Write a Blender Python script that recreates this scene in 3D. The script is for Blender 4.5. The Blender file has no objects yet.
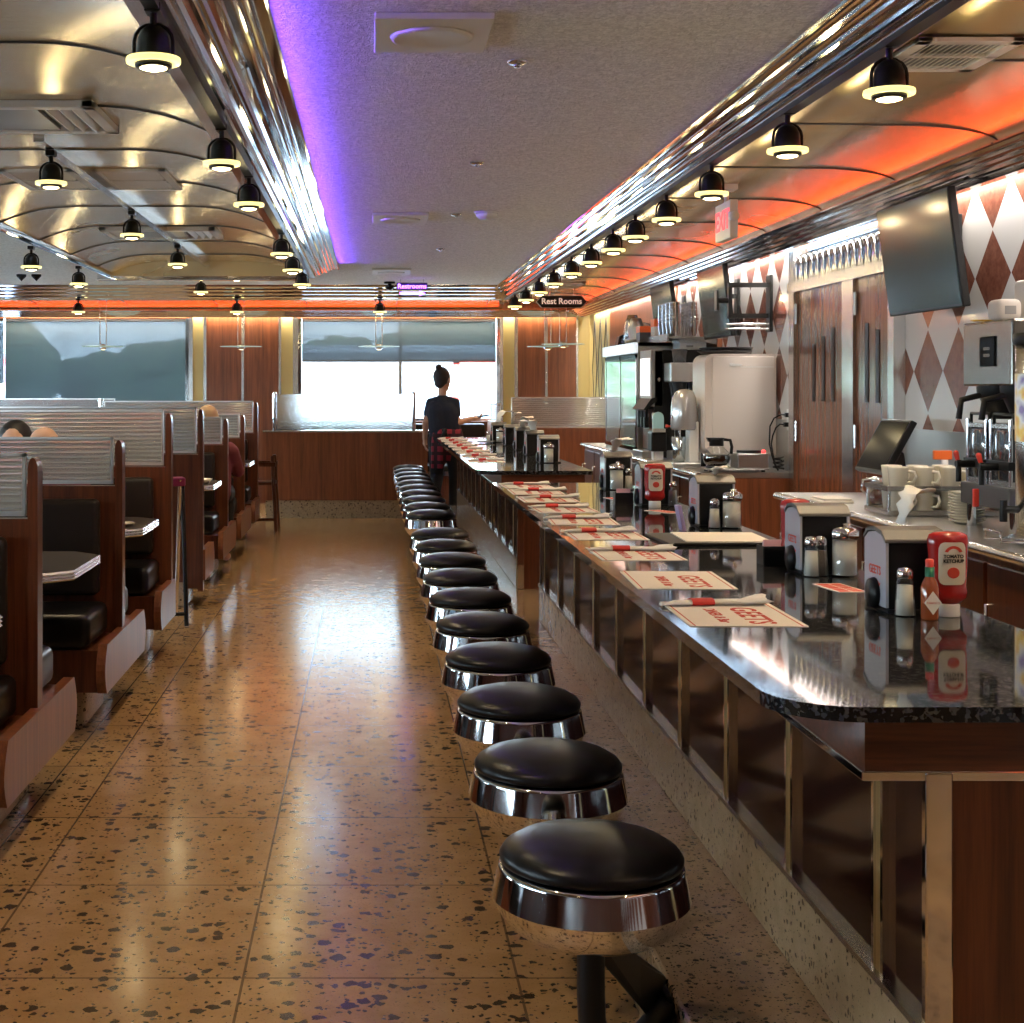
import bpy, bmesh, math, random
from mathutils import Vector, Matrix, Euler
random.seed(7)
S = bpy.context.scene
COL = S.collection
PI = math.pi
EYE = 1.36
ORD = ['first','second','third','fourth','fifth','sixth','seventh','eighth','ninth','tenth','eleventh','twelfth',
       'thirteenth','fourteenth','fifteenth','sixteenth','seventeenth','eighteenth','nineteenth','twentieth']

# ------------------------------------------------------------------ mesh builder
class MB:
    def __init__(s):
        s.v=[]; s.f=[]; s.m=[]; s.sm=[]
    def add(s, vs, fs, mi=0, smooth=False):
        o=len(s.v); s.v += [tuple(v) for v in vs]
        for f in fs:
            s.f.append(tuple(i+o for i in f)); s.m.append(mi); s.sm.append(smooth)
        return s
    def box(s, x0,x1,y0,y1,z0,z1, mi=0):
        vs=[(x0,y0,z0),(x1,y0,z0),(x1,y1,z0),(x0,y1,z0),(x0,y0,z1),(x1,y0,z1),(x1,y1,z1),(x0,y1,z1)]
        return s.add(vs,[(0,3,2,1),(4,5,6,7),(0,1,5,4),(1,2,6,5),(2,3,7,6),(3,0,4,7)],mi)
    def prism(s, poly, axis, a0, a1, mi=0, smooth=False):
        n=len(poly)
        def P(p,a):
            if axis=='x': return (a,p[0],p[1])
            if axis=='y': return (p[0],a,p[1])
            return (p[0],p[1],a)
        vs=[P(p,a0) for p in poly]+[P(p,a1) for p in poly]
        s.add(vs,[(i,(i+1)%n,n+(i+1)%n,n+i) for i in range(n)],mi,smooth)
        s.add(vs[:n],[tuple(range(n))[::-1]],mi); s.add(vs[n:],[tuple(range(n))],mi)
        return s
    def lathe(s, prof, n=32, c=(0,0,0), mi=0, smooth=True, axis='z'):
        vs=[];fs=[]
        for r,z in prof:
            for i in range(n):
                a=2*PI*i/n; x,y=r*math.cos(a),r*math.sin(a)
                if axis=='z': p=(c[0]+x,c[1]+y,c[2]+z)
                elif axis=='x': p=(c[0]+z,c[1]+x,c[2]+y)
                else: p=(c[0]+x,c[1]+z,c[2]+y)
                vs.append(p)
        k=len(prof)
        for j in range(k-1):
            for i in range(n):
                fs.append((j*n+i,j*n+(i+1)%n,(j+1)*n+(i+1)%n,(j+1)*n+i))
        s.add(vs,fs,mi,smooth)
        if prof[0][0]>1e-5: s.add(vs[:n],[tuple(range(n))[::-1]],mi)
        if prof[-1][0]>1e-5: s.add(vs[-n:],[tuple(range(n))],mi)
        return s
    def cyl(s,p0,p1,r0,r1=None,n=16,mi=0,smooth=True):
        return s.tube([p0,p1],[r0,r0 if r1 is None else r1],n,mi,smooth)
    def tube(s, path, r, n=10, mi=0, smooth=True, sy=1.0):
        path=[Vector(p) for p in path]; k=len(path)
        rs=r if isinstance(r,(list,tuple)) else [r]*k
        vs=[];fs=[];up=None
        for i,p in enumerate(path):
            t=(path[min(i+1,k-1)]-path[max(i-1,0)]).normalized()
            if up is None:
                ref=Vector((0,0,1)) if abs(t.z)<.9 else Vector((0,1,0))
                up=(ref-t*ref.dot(t)).normalized()
            else: up=(up-t*up.dot(t)).normalized()
            sd=t.cross(up)
            for j in range(n):
                a=2*PI*j/n
                vs.append(p+up*math.cos(a)*rs[i]+sd*math.sin(a)*rs[i]*sy)
        for i in range(k-1):
            for j in range(n):
                fs.append((i*n+j,i*n+(j+1)%n,(i+1)*n+(j+1)%n,(i+1)*n+j))
        s.add(vs,fs,mi,smooth)
        s.add(vs[:n],[tuple(range(n))[::-1]],mi); s.add(vs[-n:],[tuple(range(n))],mi)
        return s
    def ball(s,c,r,nu=16,nv=10,mi=0,m=None):
        if not isinstance(r,(list,tuple)): r=(r,r,r)
        vs=[];fs=[]
        for j in range(1,nv):
            t=PI*j/nv
            for i in range(nu):
                a=2*PI*i/nu
                vs.append(Vector((r[0]*math.sin(t)*math.cos(a),r[1]*math.sin(t)*math.sin(a),r[2]*math.cos(t))))
        vs+= [Vector((0,0,r[2])),Vector((0,0,-r[2]))]
        if m is not None: vs=[m@v for v in vs]
        vs=[v+Vector(c) for v in vs]
        T=len(vs)-2;B=T+1
        for j in range(nv-2):
            for i in range(nu): fs.append((j*nu+i,(j+1)*nu+i,(j+1)*nu+(i+1)%nu,j*nu+(i+1)%nu))
        for i in range(nu):
            fs.append((T,i,(i+1)%nu)); fs.append((B,(nv-2)*nu+(i+1)%nu,(nv-2)*nu+i))
        return s.add(vs,fs,mi,True)
    def capsule(s,p0,p1,r0,r1,n=14,mi=0):
        p0=Vector(p0);p1=Vector(p1);t=(p1-p0).normalized()
        path=[];rs=[]
        for k in range(5,0,-1):
            a=PI/2*k/5.0
            path.append(p0-t*r0*math.sin(a)); rs.append(max(r0*math.cos(a),.0005))
        path+= [p0,p1]; rs+=[r0,r1]
        for k in range(1,6):
            a=PI/2*k/5.0
            path.append(p1+t*r1*math.sin(a)); rs.append(max(r1*math.cos(a),.0005))
        return s.tube(path,rs,n,mi)
    def xf(s, M, start=0):
        for i in range(start,len(s.v)): s.v[i]=tuple(M@Vector(s.v[i]))
        return s
    def mesh(s,name,mats,bevel=0,seg=2):
        me=bpy.data.meshes.new(name)
        me.from_pydata(s.v,[],s.f)
        for m in (mats if isinstance(mats,(list,tuple)) else [mats]): me.materials.append(m)
        for p,mi,sm in zip(me.polygons,s.m,s.sm): p.material_index=mi; p.use_smooth=sm
        bm=bmesh.new(); bm.from_mesh(me)
        bmesh.ops.recalc_face_normals(bm,faces=bm.faces)
        if bevel>0:
            es=[e for e in bm.edges if len(e.link_faces)==2 and e.calc_face_angle(0)>math.radians(50)]
            bmesh.ops.bevel(bm,geom=es,offset=bevel,segments=seg,affect='EDGES',profile=.5,clamp_overlap=True)
            if seg>2:
                for f in bm.faces: f.smooth=True
        bm.to_mesh(me); bm.free(); me.update()
        return me
    def build(s,name,mats,parent=None,bevel=0,seg=2,loc=None,rot=None):
        o=bpy.data.objects.new(name,s.mesh(name,mats,bevel,seg)); COL.objects.link(o)
        if parent: o.parent=parent
        if loc: o.location=loc
        if rot: o.rotation_euler=rot
        return o

def B(x0,x1,y0,y1,z0,z1): return MB().box(x0,x1,y0,y1,z0,z1)
def thing(name,label,cat,loc=(0,0,0),rz=0,group=None):
    o=bpy.data.objects.new(name,None); COL.objects.link(o); o.empty_display_size=.1
    o.location=loc; o.rotation_euler=(0,0,rz); o['label']=label; o['category']=cat
    if group: o['group']=group
    return o
def tag(o,label,cat,group=None):
    o['label']=label; o['category']=cat
    if group: o['group']=group
    return o
def struct(o): o['kind']='structure'; return o
def stuff(o): o['kind']='stuff'; return o
def dup(root,loc=None,rz=None,label=None,group=None):
    def rec(o,p):
        c=o.copy(); COL.objects.link(c)
        if p: c.parent=p
        for ch in [x for x in o.children]: rec(ch,c)
        return c
    r=rec(root,None)
    if loc is not None: r.location=loc
    if rz is not None: r.rotation_euler=(0,0,rz)
    if label: r['label']=label
    if group: r['group']=group
    return r
def text_mesh(txt,size,mat,extrude=.0006,bold=0.0,spacing=1.0,align='CENTER'):
    cu=bpy.data.curves.new('lettering','FONT'); cu.body=txt; cu.size=size; cu.extrude=extrude; cu.offset=bold
    cu.align_x=align; cu.align_y='CENTER'; cu.space_character=spacing; cu.resolution_u=3
    o=bpy.data.objects.new('tmp',cu); COL.objects.link(o)
    dg=bpy.context.evaluated_depsgraph_get()
    me=bpy.data.meshes.new_from_object(o.evaluated_get(dg))
    bpy.data.objects.remove(o); bpy.data.curves.remove(cu)
    me.materials.clear(); me.materials.append(mat)
    return me
def obj(name,me,parent=None,loc=(0,0,0),rot=(0,0,0)):
    o=bpy.data.objects.new(name,me); COL.objects.link(o)
    if parent: o.parent=parent
    o.location=loc; o.rotation_euler=rot
    return o

# ------------------------------------------------------------------ materials
def mat(name,col,rough=.5,metal=0,coat=0,trans=0,ior=1.45,emit=None,estr=0,alpha=1,aniso=0,spec=.5,coatr=.05,sheen=0):
    m=bpy.data.materials.new(name); m.use_nodes=True
    b=m.node_tree.nodes['Principled BSDF']
    b.inputs['Base Color'].default_value=(*col,1); b.inputs['Roughness'].default_value=rough
    b.inputs['Metallic'].default_value=metal; b.inputs['Coat Weight'].default_value=coat
    b.inputs['Coat Roughness'].default_value=coatr
    b.inputs['Transmission Weight'].default_value=trans; b.inputs['IOR'].default_value=ior
    b.inputs['Alpha'].default_value=alpha; b.inputs['Anisotropic'].default_value=aniso
    b.inputs['Specular IOR Level'].default_value=spec
    if emit: b.inputs['Emission Color'].default_value=(*emit,1); b.inputs['Emission Strength'].default_value=estr
    return m
class NT:
    def __init__(s,m): s.m=m; s.t=m.node_tree; s.b=s.t.nodes['Principled BSDF']
    def n(s,typ,**kw):
        nd=s.t.nodes.new(typ)
        for k,v in kw.items(): setattr(nd,k,v)
        return nd
    def l(s,a,b): s.t.links.new(a,b)
    def val(s,sock,x):
        if hasattr(x,'is_output'): s.l(x,sock)
        else: sock.default_value=x
    def math(s,op,a,b=0.0,c=0.0,clamp=False):
        nd=s.n('ShaderNodeMath',operation=op); nd.use_clamp=clamp
        s.val(nd.inputs[0],a); s.val(nd.inputs[1],b)
        if op in('MULTIPLY_ADD','COMPARE','SMOOTH_MIN'): s.val(nd.inputs[2],c)
        return nd.outputs[0]
    def mix(s,f,a,b):
        nd=s.n('ShaderNodeMix',data_type='RGBA')
        s.val(nd.inputs[0],f)
        for k,x in((6,a),(7,b)):
            if hasattr(x,'is_output'): s.l(x,nd.inputs[k])
            else: nd.inputs[k].default_value=(*x,1)
        return nd.outputs[2]
    def pos(s,obj=False):
        if obj:
            return s.n('ShaderNodeTexCoord').outputs['Object']
        return s.n('ShaderNodeNewGeometry').outputs['Position']
    def mapping(s,v,scale=(1,1,1),loc=(0,0,0),rot=(0,0,0)):
        nd=s.n('ShaderNodeMapping'); s.l(v,nd.inputs[0]); nd.inputs['Scale'].default_value=scale
        nd.inputs['Location'].default_value=loc; nd.inputs['Rotation'].default_value=rot
        return nd.outputs[0]
    def noise(s,v,scale,detail=4,rough=.5,dist=0):
        nd=s.n('ShaderNodeTexNoise'); s.l(v,nd.inputs['Vector']); nd.inputs['Scale'].default_value=scale
        nd.inputs['Detail'].default_value=detail; nd.inputs['Roughness'].default_value=rough; nd.inputs['Distortion'].default_value=dist
        return nd.outputs[0]
    def ramp(s,v,stops,interp='LINEAR'):
        nd=s.n('ShaderNodeValToRGB'); s.l(v,nd.inputs[0]); cr=nd.color_ramp; cr.interpolation=interp
        while len(cr.elements)<len(stops): cr.elements.new(.5)
        for e,(p,c) in zip(cr.elements,stops): e.position=p; e.color=(*c,1)
        return nd.outputs[0]
    def bump(s,h,strength=.3,dist=.01):
        nd=s.n('ShaderNodeBump'); s.l(h,nd.inputs['Height']); nd.inputs['Strength'].default_value=strength; nd.inputs['Distance'].default_value=dist
        s.l(nd.outputs[0],s.b.inputs['Normal'])

def wood(name,c1,c2,grain=(38,38,1.6),rough=.28,coat=.35,obj=False):
    m=mat(name,c1,rough,coat=coat,coatr=.12); t=NT(m)
    p=t.pos(obj)
    a=t.noise(t.mapping(p,grain),1.0,5,.6,.4)
    b=t.noise(t.mapping(p,(grain[0]*6,grain[1]*6,grain[2]*5)),1.0,3,.6)
    h=t.math('ADD',t.math('MULTIPLY',a,.7),t.math('MULTIPLY',b,.3))
    col=t.ramp(h,[(.36,c1),(.5,tuple((x+y)/2 for x,y in zip(c1,c2))),(.64,c2)])
    t.l(col,t.b.inputs['Base Color']); t.bump(b,.05,.002)
    return m
def terrazzo(name,base,base2,chip,scale,joints=False,rough=.13,thr=.25,mask=.5):
    m=mat(name,base,rough,coat=.0); t=NT(m); p=t.pos()
    warp=t.n('ShaderNodeTexNoise'); t.l(p,warp.inputs['Vector']); warp.inputs['Scale'].default_value=scale*1.7; warp.inputs['Detail'].default_value=2
    vm=t.n('ShaderNodeVectorMath',operation='SCALE'); t.l(warp.outputs['Color'],vm.inputs[0]); vm.inputs['Scale'].default_value=.75/scale
    va=t.n('ShaderNodeVectorMath',operation='ADD'); t.l(p,va.inputs[0]); t.l(vm.outputs[0],va.inputs[1])
    def layer(sc,th,mk,yscale):
        v=t.n('ShaderNodeTexVoronoi',feature='F1'); t.l(t.mapping(va.outputs[0],(sc,sc*yscale,sc)),v.inputs['Vector']); v.inputs['Scale'].default_value=1
        sep=t.n('ShaderNodeSeparateColor'); t.l(v.outputs['Color'],sep.inputs[0])
        rad=t.math('MULTIPLY',t.math('SUBTRACT',sep.outputs[0],mk,clamp=True),th/(1-mk))
        return t.math('LESS_THAN',v.outputs['Distance'],rad)
    c1=layer(scale,thr*2.0,mask,1.0); c2=layer(scale*2.4,thr*1.7,mask-.08,1.0); c3=layer(scale*6,.5,.55,1)
    n=t.noise(p,scale*.25,5,.65)
    col=t.ramp(n,[(.3,base),(.7,base2)])
    col=t.mix(t.math('MULTIPLY',c3,.35),col,tuple(x*.55 for x in base))
    col=t.mix(t.math('MULTIPLY',t.math('MAXIMUM',c1,c2),.93),col,chip)
    if joints:
        sx=t.n('ShaderNodeSeparateXYZ'); t.l(p,sx.inputs[0])
        def line(c,off,per,w=.0032):
            f=t.math('FRACT',t.math('DIVIDE',t.math('SUBTRACT',c,off-20*per),per))
            d=t.math('MULTIPLY',t.math('ABSOLUTE',t.math('SUBTRACT',f,.5)),per)
            return t.math('GREATER_THAN',d,per/2-w)
        j=t.math('MAXIMUM',line(sx.outputs[0],-.295,.633),line(sx.outputs[1],3.348,.627))
        bl=t.math('COMPARE',sx.outputs[0],-1.10,.003)
        j=t.math('MAXIMUM',j,bl)
        col=t.mix(t.math('MULTIPLY',j,.75),col,(.05,.03,.018))
        t.bump(t.math('MULTIPLY',j,-1.0),.25,.002)
        rn=t.noise(p,9,3,.6)
        t.l(t.math('MULTIPLY_ADD',rn,.14,rough-.05),t.b.inputs['Roughness'])
    t.l(col,t.b.inputs['Base Color'])
    return m
def granite(name):
    m=mat(name,(.02,.02,.022),.045,spec=.6); t=NT(m); p=t.pos()
    v=t.n('ShaderNodeTexVoronoi',feature='F1'); t.l(p,v.inputs['Vector']); v.inputs['Scale'].default_value=170
    sep=t.n('ShaderNodeSeparateColor'); t.l(v.outputs['Color'],sep.inputs[0])
    n=t.noise(p,60,6,.7)
    f=t.math('MULTIPLY',t.math('GREATER_THAN',sep.outputs[0],.72),t.math('GREATER_THAN',n,.46))
    f2=t.math('MULTIPLY',t.math('GREATER_THAN',sep.outputs[1],.90),1.0)
    col=t.mix(f,(.008,.008,.010),(.075,.072,.07)); col=t.mix(t.math('MULTIPLY',f2,.8),col,(.06,.065,.08))
    t.l(col,t.b.inputs['Base Color'])
    return m
M={}
M['floor']=terrazzo('terrazzo_floor',(.335,.195,.085),(.43,.265,.125),(.035,.022,.014),30,True,.14,.30,.66)
M['ledge']=terrazzo('terrazzo_ledge_shaded',(.25,.165,.095),(.31,.21,.125),(.03,.02,.014),75,False,.16,.30,.55)  # base darkened to carry the counter's shadow on the footrest ledge
M['kick']=terrazzo('terrazzo_kick',(.30,.22,.125),(.38,.28,.17),(.06,.04,.028),62,False,.2,.27,.6)
M['wood']=wood('mahogany',(.045,.012,.005),(.125,.036,.013),coat=.2)
M['wood_lt']=wood('sapele',(.115,.034,.014),(.25,.080,.030),(30,30,1.2),.32,.15)
M['wood_h']=wood('mahogany_crossgrain',(.055,.015,.006),(.15,.042,.015),(1.6,38,38))
M['panel']=mat('lacquer_panel',(.045,.016,.013),.13,coat=.08,coatr=.04,spec=.32)
t=NT(M['panel']); t.l(t.ramp(t.noise(t.mapping(t.pos(),(24,24,1.5)),1.0,4,.6),[(.3,(.013,.004,.0035)),(.7,(.030,.009,.0075))]),t.b.inputs['Base Color'])
M['chrome']=mat('chrome',(.78,.78,.80),.07,1)
M['chrome_r']=mat('satin_steel',(.62,.61,.60),.26,1)
M['steel']=mat('brushed_steel',(.55,.54,.52),.32,1,aniso=.4)
M['brass']=mat('satin_brass',(.47,.36,.17),.38,.85)
M['granite']=granite('black_granite')
M['vinyl']=mat('black_vinyl',(.005,.0045,.005),.32,spec=.28)
M['vinyl_b']=mat('brown_black_vinyl',(.017,.012,.010),.36,spec=.25)
M['black']=mat('black_plastic',(.006,.006,.0065),.4,spec=.3)
M['blackm']=mat('black_metal',(.006,.006,.006),.38,.0,spec=.3)
M['dark']=mat('dark_grey',(.05,.05,.052),.45)
M['white']=mat('white_plastic',(.72,.71,.69),.4)
M['white_g']=mat('white_glaze',(.74,.69,.58),.15,coat=.3)
M['cream']=mat('cream_enamel',(.60,.53,.48),.4)
M['grey']=mat('grey_plastic',(.32,.31,.30),.5)
M['grey_lid']=mat('grey_lid',(.12,.11,.10),.45)
M['paper']=mat('paper',(.76,.70,.63),.8)
M['napkin']=mat('napkin',(.78,.74,.68),.9)
M['red']=mat('red_band',(.55,.035,.025),.6)
M['redink']=mat('red_ink',(.50,.05,.03),.8)
M['red_p']=mat('red_plastic',(.33,.012,.010),.25,coat=.3)
M['red_b']=mat('bright_red_plastic',(.65,.05,.03),.4)
M['orange']=mat('orange_plastic',(.8,.16,.03),.4)
M['glass']=mat('clear_glass',(1,1,1),.02,trans=1,ior=1.45)
M['glass_t']=mat('shaker_glass',(.95,.97,.97),.03,trans=1,ior=1.3)
M['salt']=mat('salt_white',(.80,.77,.70),.9)
M['pepper']=mat('pepper_grey',(.12,.10,.09),.9)
M['screen']=mat('screen_glass',(.065,.095,.08),.12,spec=.5)
M['screen_d']=mat('dark_screen',(.010,.011,.012),.12,spec=.04)
M['goldpanel']=mat('yellow_laminate',(.55,.43,.17),.4)
M['plaster']=mat('beige_plaster',(.40,.33,.25),.9)
M['ceil_w']=mat('white_vent_metal',(.70,.66,.60),.5)
M['skin']=mat('skin',(.55,.32,.22),.5)
M['hair_d']=mat('dark_hair',(.012,.009,.008),.5)
M['hair_l']=mat('light_hair',(.36,.22,.12),.6)
M['navy']=mat('navy_shirt',(.012,.016,.030),.85)
M['trouser']=mat('black_trousers',(.008,.008,.011),.85)
M['maroon']=mat('maroon_shirt',(.15,.03,.04),.85)
M['greyshirt']=mat('grey_shirt',(.10,.10,.11),.85)
m=M['plaid']=mat('red_black_plaid',(.4,.03,.04),.85); t=NT(m); p=t.pos(True)
w=[]
for ax in range(3):
    sx=t.n('ShaderNodeSeparateXYZ'); t.l(p,sx.inputs[0])
    w.append(t.math('GREATER_THAN',t.math('FRACT',t.math('MULTIPLY',sx.outputs[ax],11.0)),.62))
t.l(t.mix(t.math('MULTIPLY',t.math('MAXIMUM',w[0],w[2]),.9),(.24,.014,.03),(.012,.005,.008)),t.b.inputs['Base Color'])
# textured ceiling
t=NT(M['plaster']); p=t.pos()
a=t.noise(t.mapping(p,(60,30,30)),1.0,3,.6,1.0); b=t.noise(t.mapping(p,(30,75,30)),1.0,4,.6,1.5)
h=t.math('MULTIPLY',a,b); t.bump(h,.9,.02)
t.l(t.ramp(h,[(.12,(.56,.54,.465)),(.34,(.90,.885,.80))]),t.b.inputs['Base Color'])
# gold brushed vault metal
m=M['vault']=mat('brushed_gold_metal',(.66,.51,.29),.26,.6); t=NT(m); p=t.pos()
n2=t.noise(p,1.1,3,.5); t.l(t.math('MULTIPLY_ADD',n2,.16,.17),t.b.inputs['Roughness']); t.bump(t.noise(t.mapping(p,(2,420,2)),1.0,2,.5),.10,.002)
# harlequin wall
m=M['harlequin']=mat('harlequin_wall',(.7,.7,.7),.16,coat=.3); t=NT(m); p=t.pos()
sx=t.n('ShaderNodeSeparateXYZ'); t.l(p,sx.inputs[0])
fu=t.math('FRACT',t.math('DIVIDE',t.math('SUBTRACT',sx.outputs[1],6.768-.176-20*.352),.352))
fv=t.math('FRACT',t.math('DIVIDE',t.math('SUBTRACT',sx.outputs[2],1.443-.195-9*.39),.39))
d=t.math('ADD',t.math('ABSOLUTE',t.math('SUBTRACT',fu,.5)),t.math('ABSOLUTE',t.math('SUBTRACT',fv,.5)))
br=t.math('LESS_THAN',d,.493)
nn=t.noise(p,26,5,.7)
brown=t.ramp(nn,[(.3,(.14,.045,.028)),(.7,(.25,.095,.06))])
t.l(t.mix(br,(.66,.64,.62),brown),t.b.inputs['Base Color'])
# reeded glass / frosted glass
M['reeded']=mat('reeded_glass',(.93,.97,.97),.10,trans=1,ior=1.42)
M['reeded_d']=mat('reeded_glass_booth',(.86,.90,.92),.13,trans=.72,ior=1.42,coat=.6)
m=M['frost']=mat('frosted_glass',(.98,1,1),.24,trans=1,ior=1.25); t=NT(m); t.bump(t.noise(t.pos(),70,3,.6),.5,.01)
# blinds
m=bpy.data.materials.new('screen_shade'); m.use_nodes=True; nt=m.node_tree; nt.nodes.clear()
o=nt.nodes.new('ShaderNodeOutputMaterial'); mx=nt.nodes.new('ShaderNodeMixShader'); tr=nt.nodes.new('ShaderNodeBsdfTransparent'); df=nt.nodes.new('ShaderNodeBsdfDiffuse'); tl=nt.nodes.new('ShaderNodeBsdfTranslucent'); mx2=nt.nodes.new('ShaderNodeMixShader')
tr.inputs[0].default_value=(.31,.345,.375,1); df.inputs[0].default_value=(.14,.165,.18,1); tl.inputs[0].default_value=(.045,.055,.058,1)
mx2.inputs[0].default_value=.45; mx.inputs[0].default_value=.65
nt.links.new(df.outputs[0],mx2.inputs[1]); nt.links.new(tl.outputs[0],mx2.inputs[2]); nt.links.new(tr.outputs[0],mx.inputs[1]); nt.links.new(mx2.outputs[0],mx.inputs[2]); nt.links.new(mx.outputs[0],o.inputs[0])
M['shade']=m
M['lens']=mat('lamp_lens',(1,.9,.6),.3,emit=(1,.78,.38),estr=26)
m=M['ring']=mat('pale_glass_ring',(.95,.93,.55),.25,trans=.35,emit=(1,.86,.36),estr=1.25)
M['purple']=mat('purple_led',(.3,.1,.8),.5,emit=(.36,.12,1.0),estr=9)
M['rest']=mat('white_letters',(.9,.85,.8),.5,emit=(1,.75,.65),estr=.35)
M['exitred']=mat('exit_red',(.7,.05,.05),.5,emit=(1,.10,.12),estr=1.6)
M['wallled']=mat('led_strip',(1,1,1),.5,emit=(1,.93,.85),estr=6)
# pane: thin, lets light straight through, mirrors a little
m=bpy.data.materials.new('window_pane'); m.use_nodes=True; nt=m.node_tree; nt.nodes.clear()
o=nt.nodes.new('ShaderNodeOutputMaterial'); mx=nt.nodes.new('ShaderNodeMixShader'); tr=nt.nodes.new('ShaderNodeBsdfTransparent'); gl=nt.nodes.new('ShaderNodeBsdfGlossy')
tr.inputs[0].default_value=(.93,.97,.97,1); gl.inputs['Roughness'].default_value=.02; mx.inputs[0].default_value=.06
nt.links.new(tr.outputs[0],mx.inputs[1]); nt.links.new(gl.outputs[0],mx.inputs[2]); nt.links.new(mx.outputs[0],o.inputs[0])
M['pane']=m
m=bpy.data.materials.new('thin_clear_glass'); m.use_nodes=True; nt=m.node_tree; nt.nodes.clear()
o=nt.nodes.new('ShaderNodeOutputMaterial'); mx=nt.nodes.new('ShaderNodeMixShader'); tr=nt.nodes.new('ShaderNodeBsdfTransparent'); gl=nt.nodes.new('ShaderNodeBsdfGlossy'); lw=nt.nodes.new('ShaderNodeLayerWeight'); mt=nt.nodes.new('ShaderNodeMath'); mt.operation='MULTIPLY_ADD'; mt.inputs[1].default_value=.55; mt.inputs[2].default_value=.06
tr.inputs[0].default_value=(.94,.96,.95,1); gl.inputs['Roughness'].default_value=.05; lw.inputs[0].default_value=.35
nt.links.new(lw.outputs['Facing'],mt.inputs[0]); nt.links.new(mt.outputs[0],mx.inputs[0]); nt.links.new(tr.outputs[0],mx.inputs[1]); nt.links.new(gl.outputs[0],mx.inputs[2]); nt.links.new(mx.outputs[0],o.inputs[0])
M['thin']=m
M['door']=wood('door_sapele',(.11,.036,.018),(.22,.080,.040),(30,30,1.3),.2,.05)
M['coolglass']=mat('cooler_glass',(.30,.36,.38),.06,spec=.9,coat=.6)
M['whitelit']=mat('lit_white',(.8,.85,.9),.4,emit=(.8,.93,1),estr=.9)
M['menu']=mat('lit_menu',(.8,.8,.8),.4,emit=(1,.92,.9),estr=1.2)
M['silver']=mat('silver_enamel',(.48,.48,.49),.22,.6,coat=.3)
M['bluecup']=mat('steel_cup',(.55,.62,.66),.2,.9)
M['clearp']=mat('clear_plastic',(.8,.8,.82),.15,trans=.8,ior=1.3)
M['redlit']=mat('red_lamp',(.8,.05,.05),.4,emit=(1,.05,.05),estr=2.5)
M['coffee']=mat('coffee',(.010,.004,.002),.1)
M['syrup']=mat('maple_syrup',(.06,.012,.006),.08,coat=.5)
M['steel_d']=mat('steel_dark',(.27,.25,.22),.24,1)
M['frame']=mat('pale_frame',(.80,.80,.80),.34,.9)
M['servglass']=mat('smoked_server',(.035,.038,.042),.06,coat=.6)
m_=M['picture']=mat('printed_picture',(.5,.4,.4),.3); t_=NT(m_)
t_.l(t_.ramp(t_.noise(t_.pos(True),14,2,.5),[(.30,(.55,.08,.05)),(.45,(.62,.45,.08)),(.55,(.55,.58,.62)),(.7,(.16,.12,.35))]),t_.b.inputs['Base Color'])

# ------------------------------------------------------------------ room shell
XL,XR,YF,YB=-4.6,2.6,-2.2,17.2
CZ=2.514
struct(B(XL-.2,XR+.2,YF-.2,YB+.15,-.2,0).build('floor',M['floor']))
struct(B(.58,1.25,1.2,14.45,0,.2).build('footrest_step',M['ledge'],bevel=.008))
struct(B(XR,XR+.15,YF,YB+.15,0,2.9).build('wall_right',M['harlequin']))
struct(B(XL-.15,XR+.15,YF-.15,YF,0,2.9).build('wall_front',M['wood']))
struct(B(XL-.2,XR+.2,YF-.2,YB+.2,2.9,3.0).build('light_block_roof',M['dark']))  # unseen slab added so no sky light leaks past the ceiling gaps
# back wall with two window openings
WB=MB()
def wall_holes(mb,axis,c0,c1,lo,hi,holes,ztop):
    xs=sorted({lo,hi,*[h[0] for h in holes],*[h[1] for h in holes]})
    zs=sorted({0,ztop,*[h[2] for h in holes],*[h[3] for h in holes]})
    for i in range(len(xs)-1):
        for j in range(len(zs)-1):
            cx=(xs[i]+xs[i+1])/2; cz=(zs[j]+zs[j+1])/2
            if any(h[0]<cx<h[1] and h[2]<cz<h[3] for h in holes): continue
            if axis=='y': mb.box(xs[i],xs[i+1],c0,c1,zs[j],zs[j+1])
            else: mb.box(c0,c1,xs[i],xs[i+1],zs[j],zs[j+1])
W1=(-4.4,-2.16,.98,2.2); W2=(-.866,1.53,.98,2.2)
wall_holes(WB,'y',YB,YB+.15,XL-.15,XR,[W1,W2],2.9)
struct(WB.build('wall_back',M['wood_lt']))
WL=MB(); LW=[(-.2,3.6,.98,2.2),(4.6,8.4,.98,2.2),(9.2,13.0,.98,2.2),(13.8,16.8,.98,2.2)]
wall_holes(WL,'x',XL-.15,XL,YF,YB,LW,2.9)
struct(WL.build('wall_left',M['wood']))
for k,w in enumerate([W1,W2]):
    wn=struct(MB().box(w[0],w[0]+.04,YB-.01,YB+.13,w[2],w[3]).box(w[1]-.04,w[1],YB-.01,YB+.13,w[2],w[3]).box(w[0],w[1],YB-.01,YB+.13,w[2],w[2]+.03).build('window_%d'%(k+1),M['chrome']))
    B(w[0]+.04,w[1]-.04,YB+.10,YB+.106,w[2]+.03,w[3]).build('pane',M['pane'],wn)
    if k==1: B(.33,.37,YB+.09,YB+.12,w[2]+.03,w[3]).build('mullion',M['chrome_r'],wn)
for k,w in enumerate(LW):
    wn=struct(MB().box(XL-.13,XL+.01,w[0],w[0]+.04,w[2],w[3]).box(XL-.13,XL+.01,w[1]-.04,w[1],w[2],w[3]).box(XL-.13,XL+.01,w[0],w[1],w[2],w[2]+.03).build('window_%d'%(k+3),M['chrome']))
    B(XL-.106,XL-.10,w[0]+.04,w[1]-.04,w[2]+.03,w[3]).build('pane',M['pane'],wn)
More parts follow.
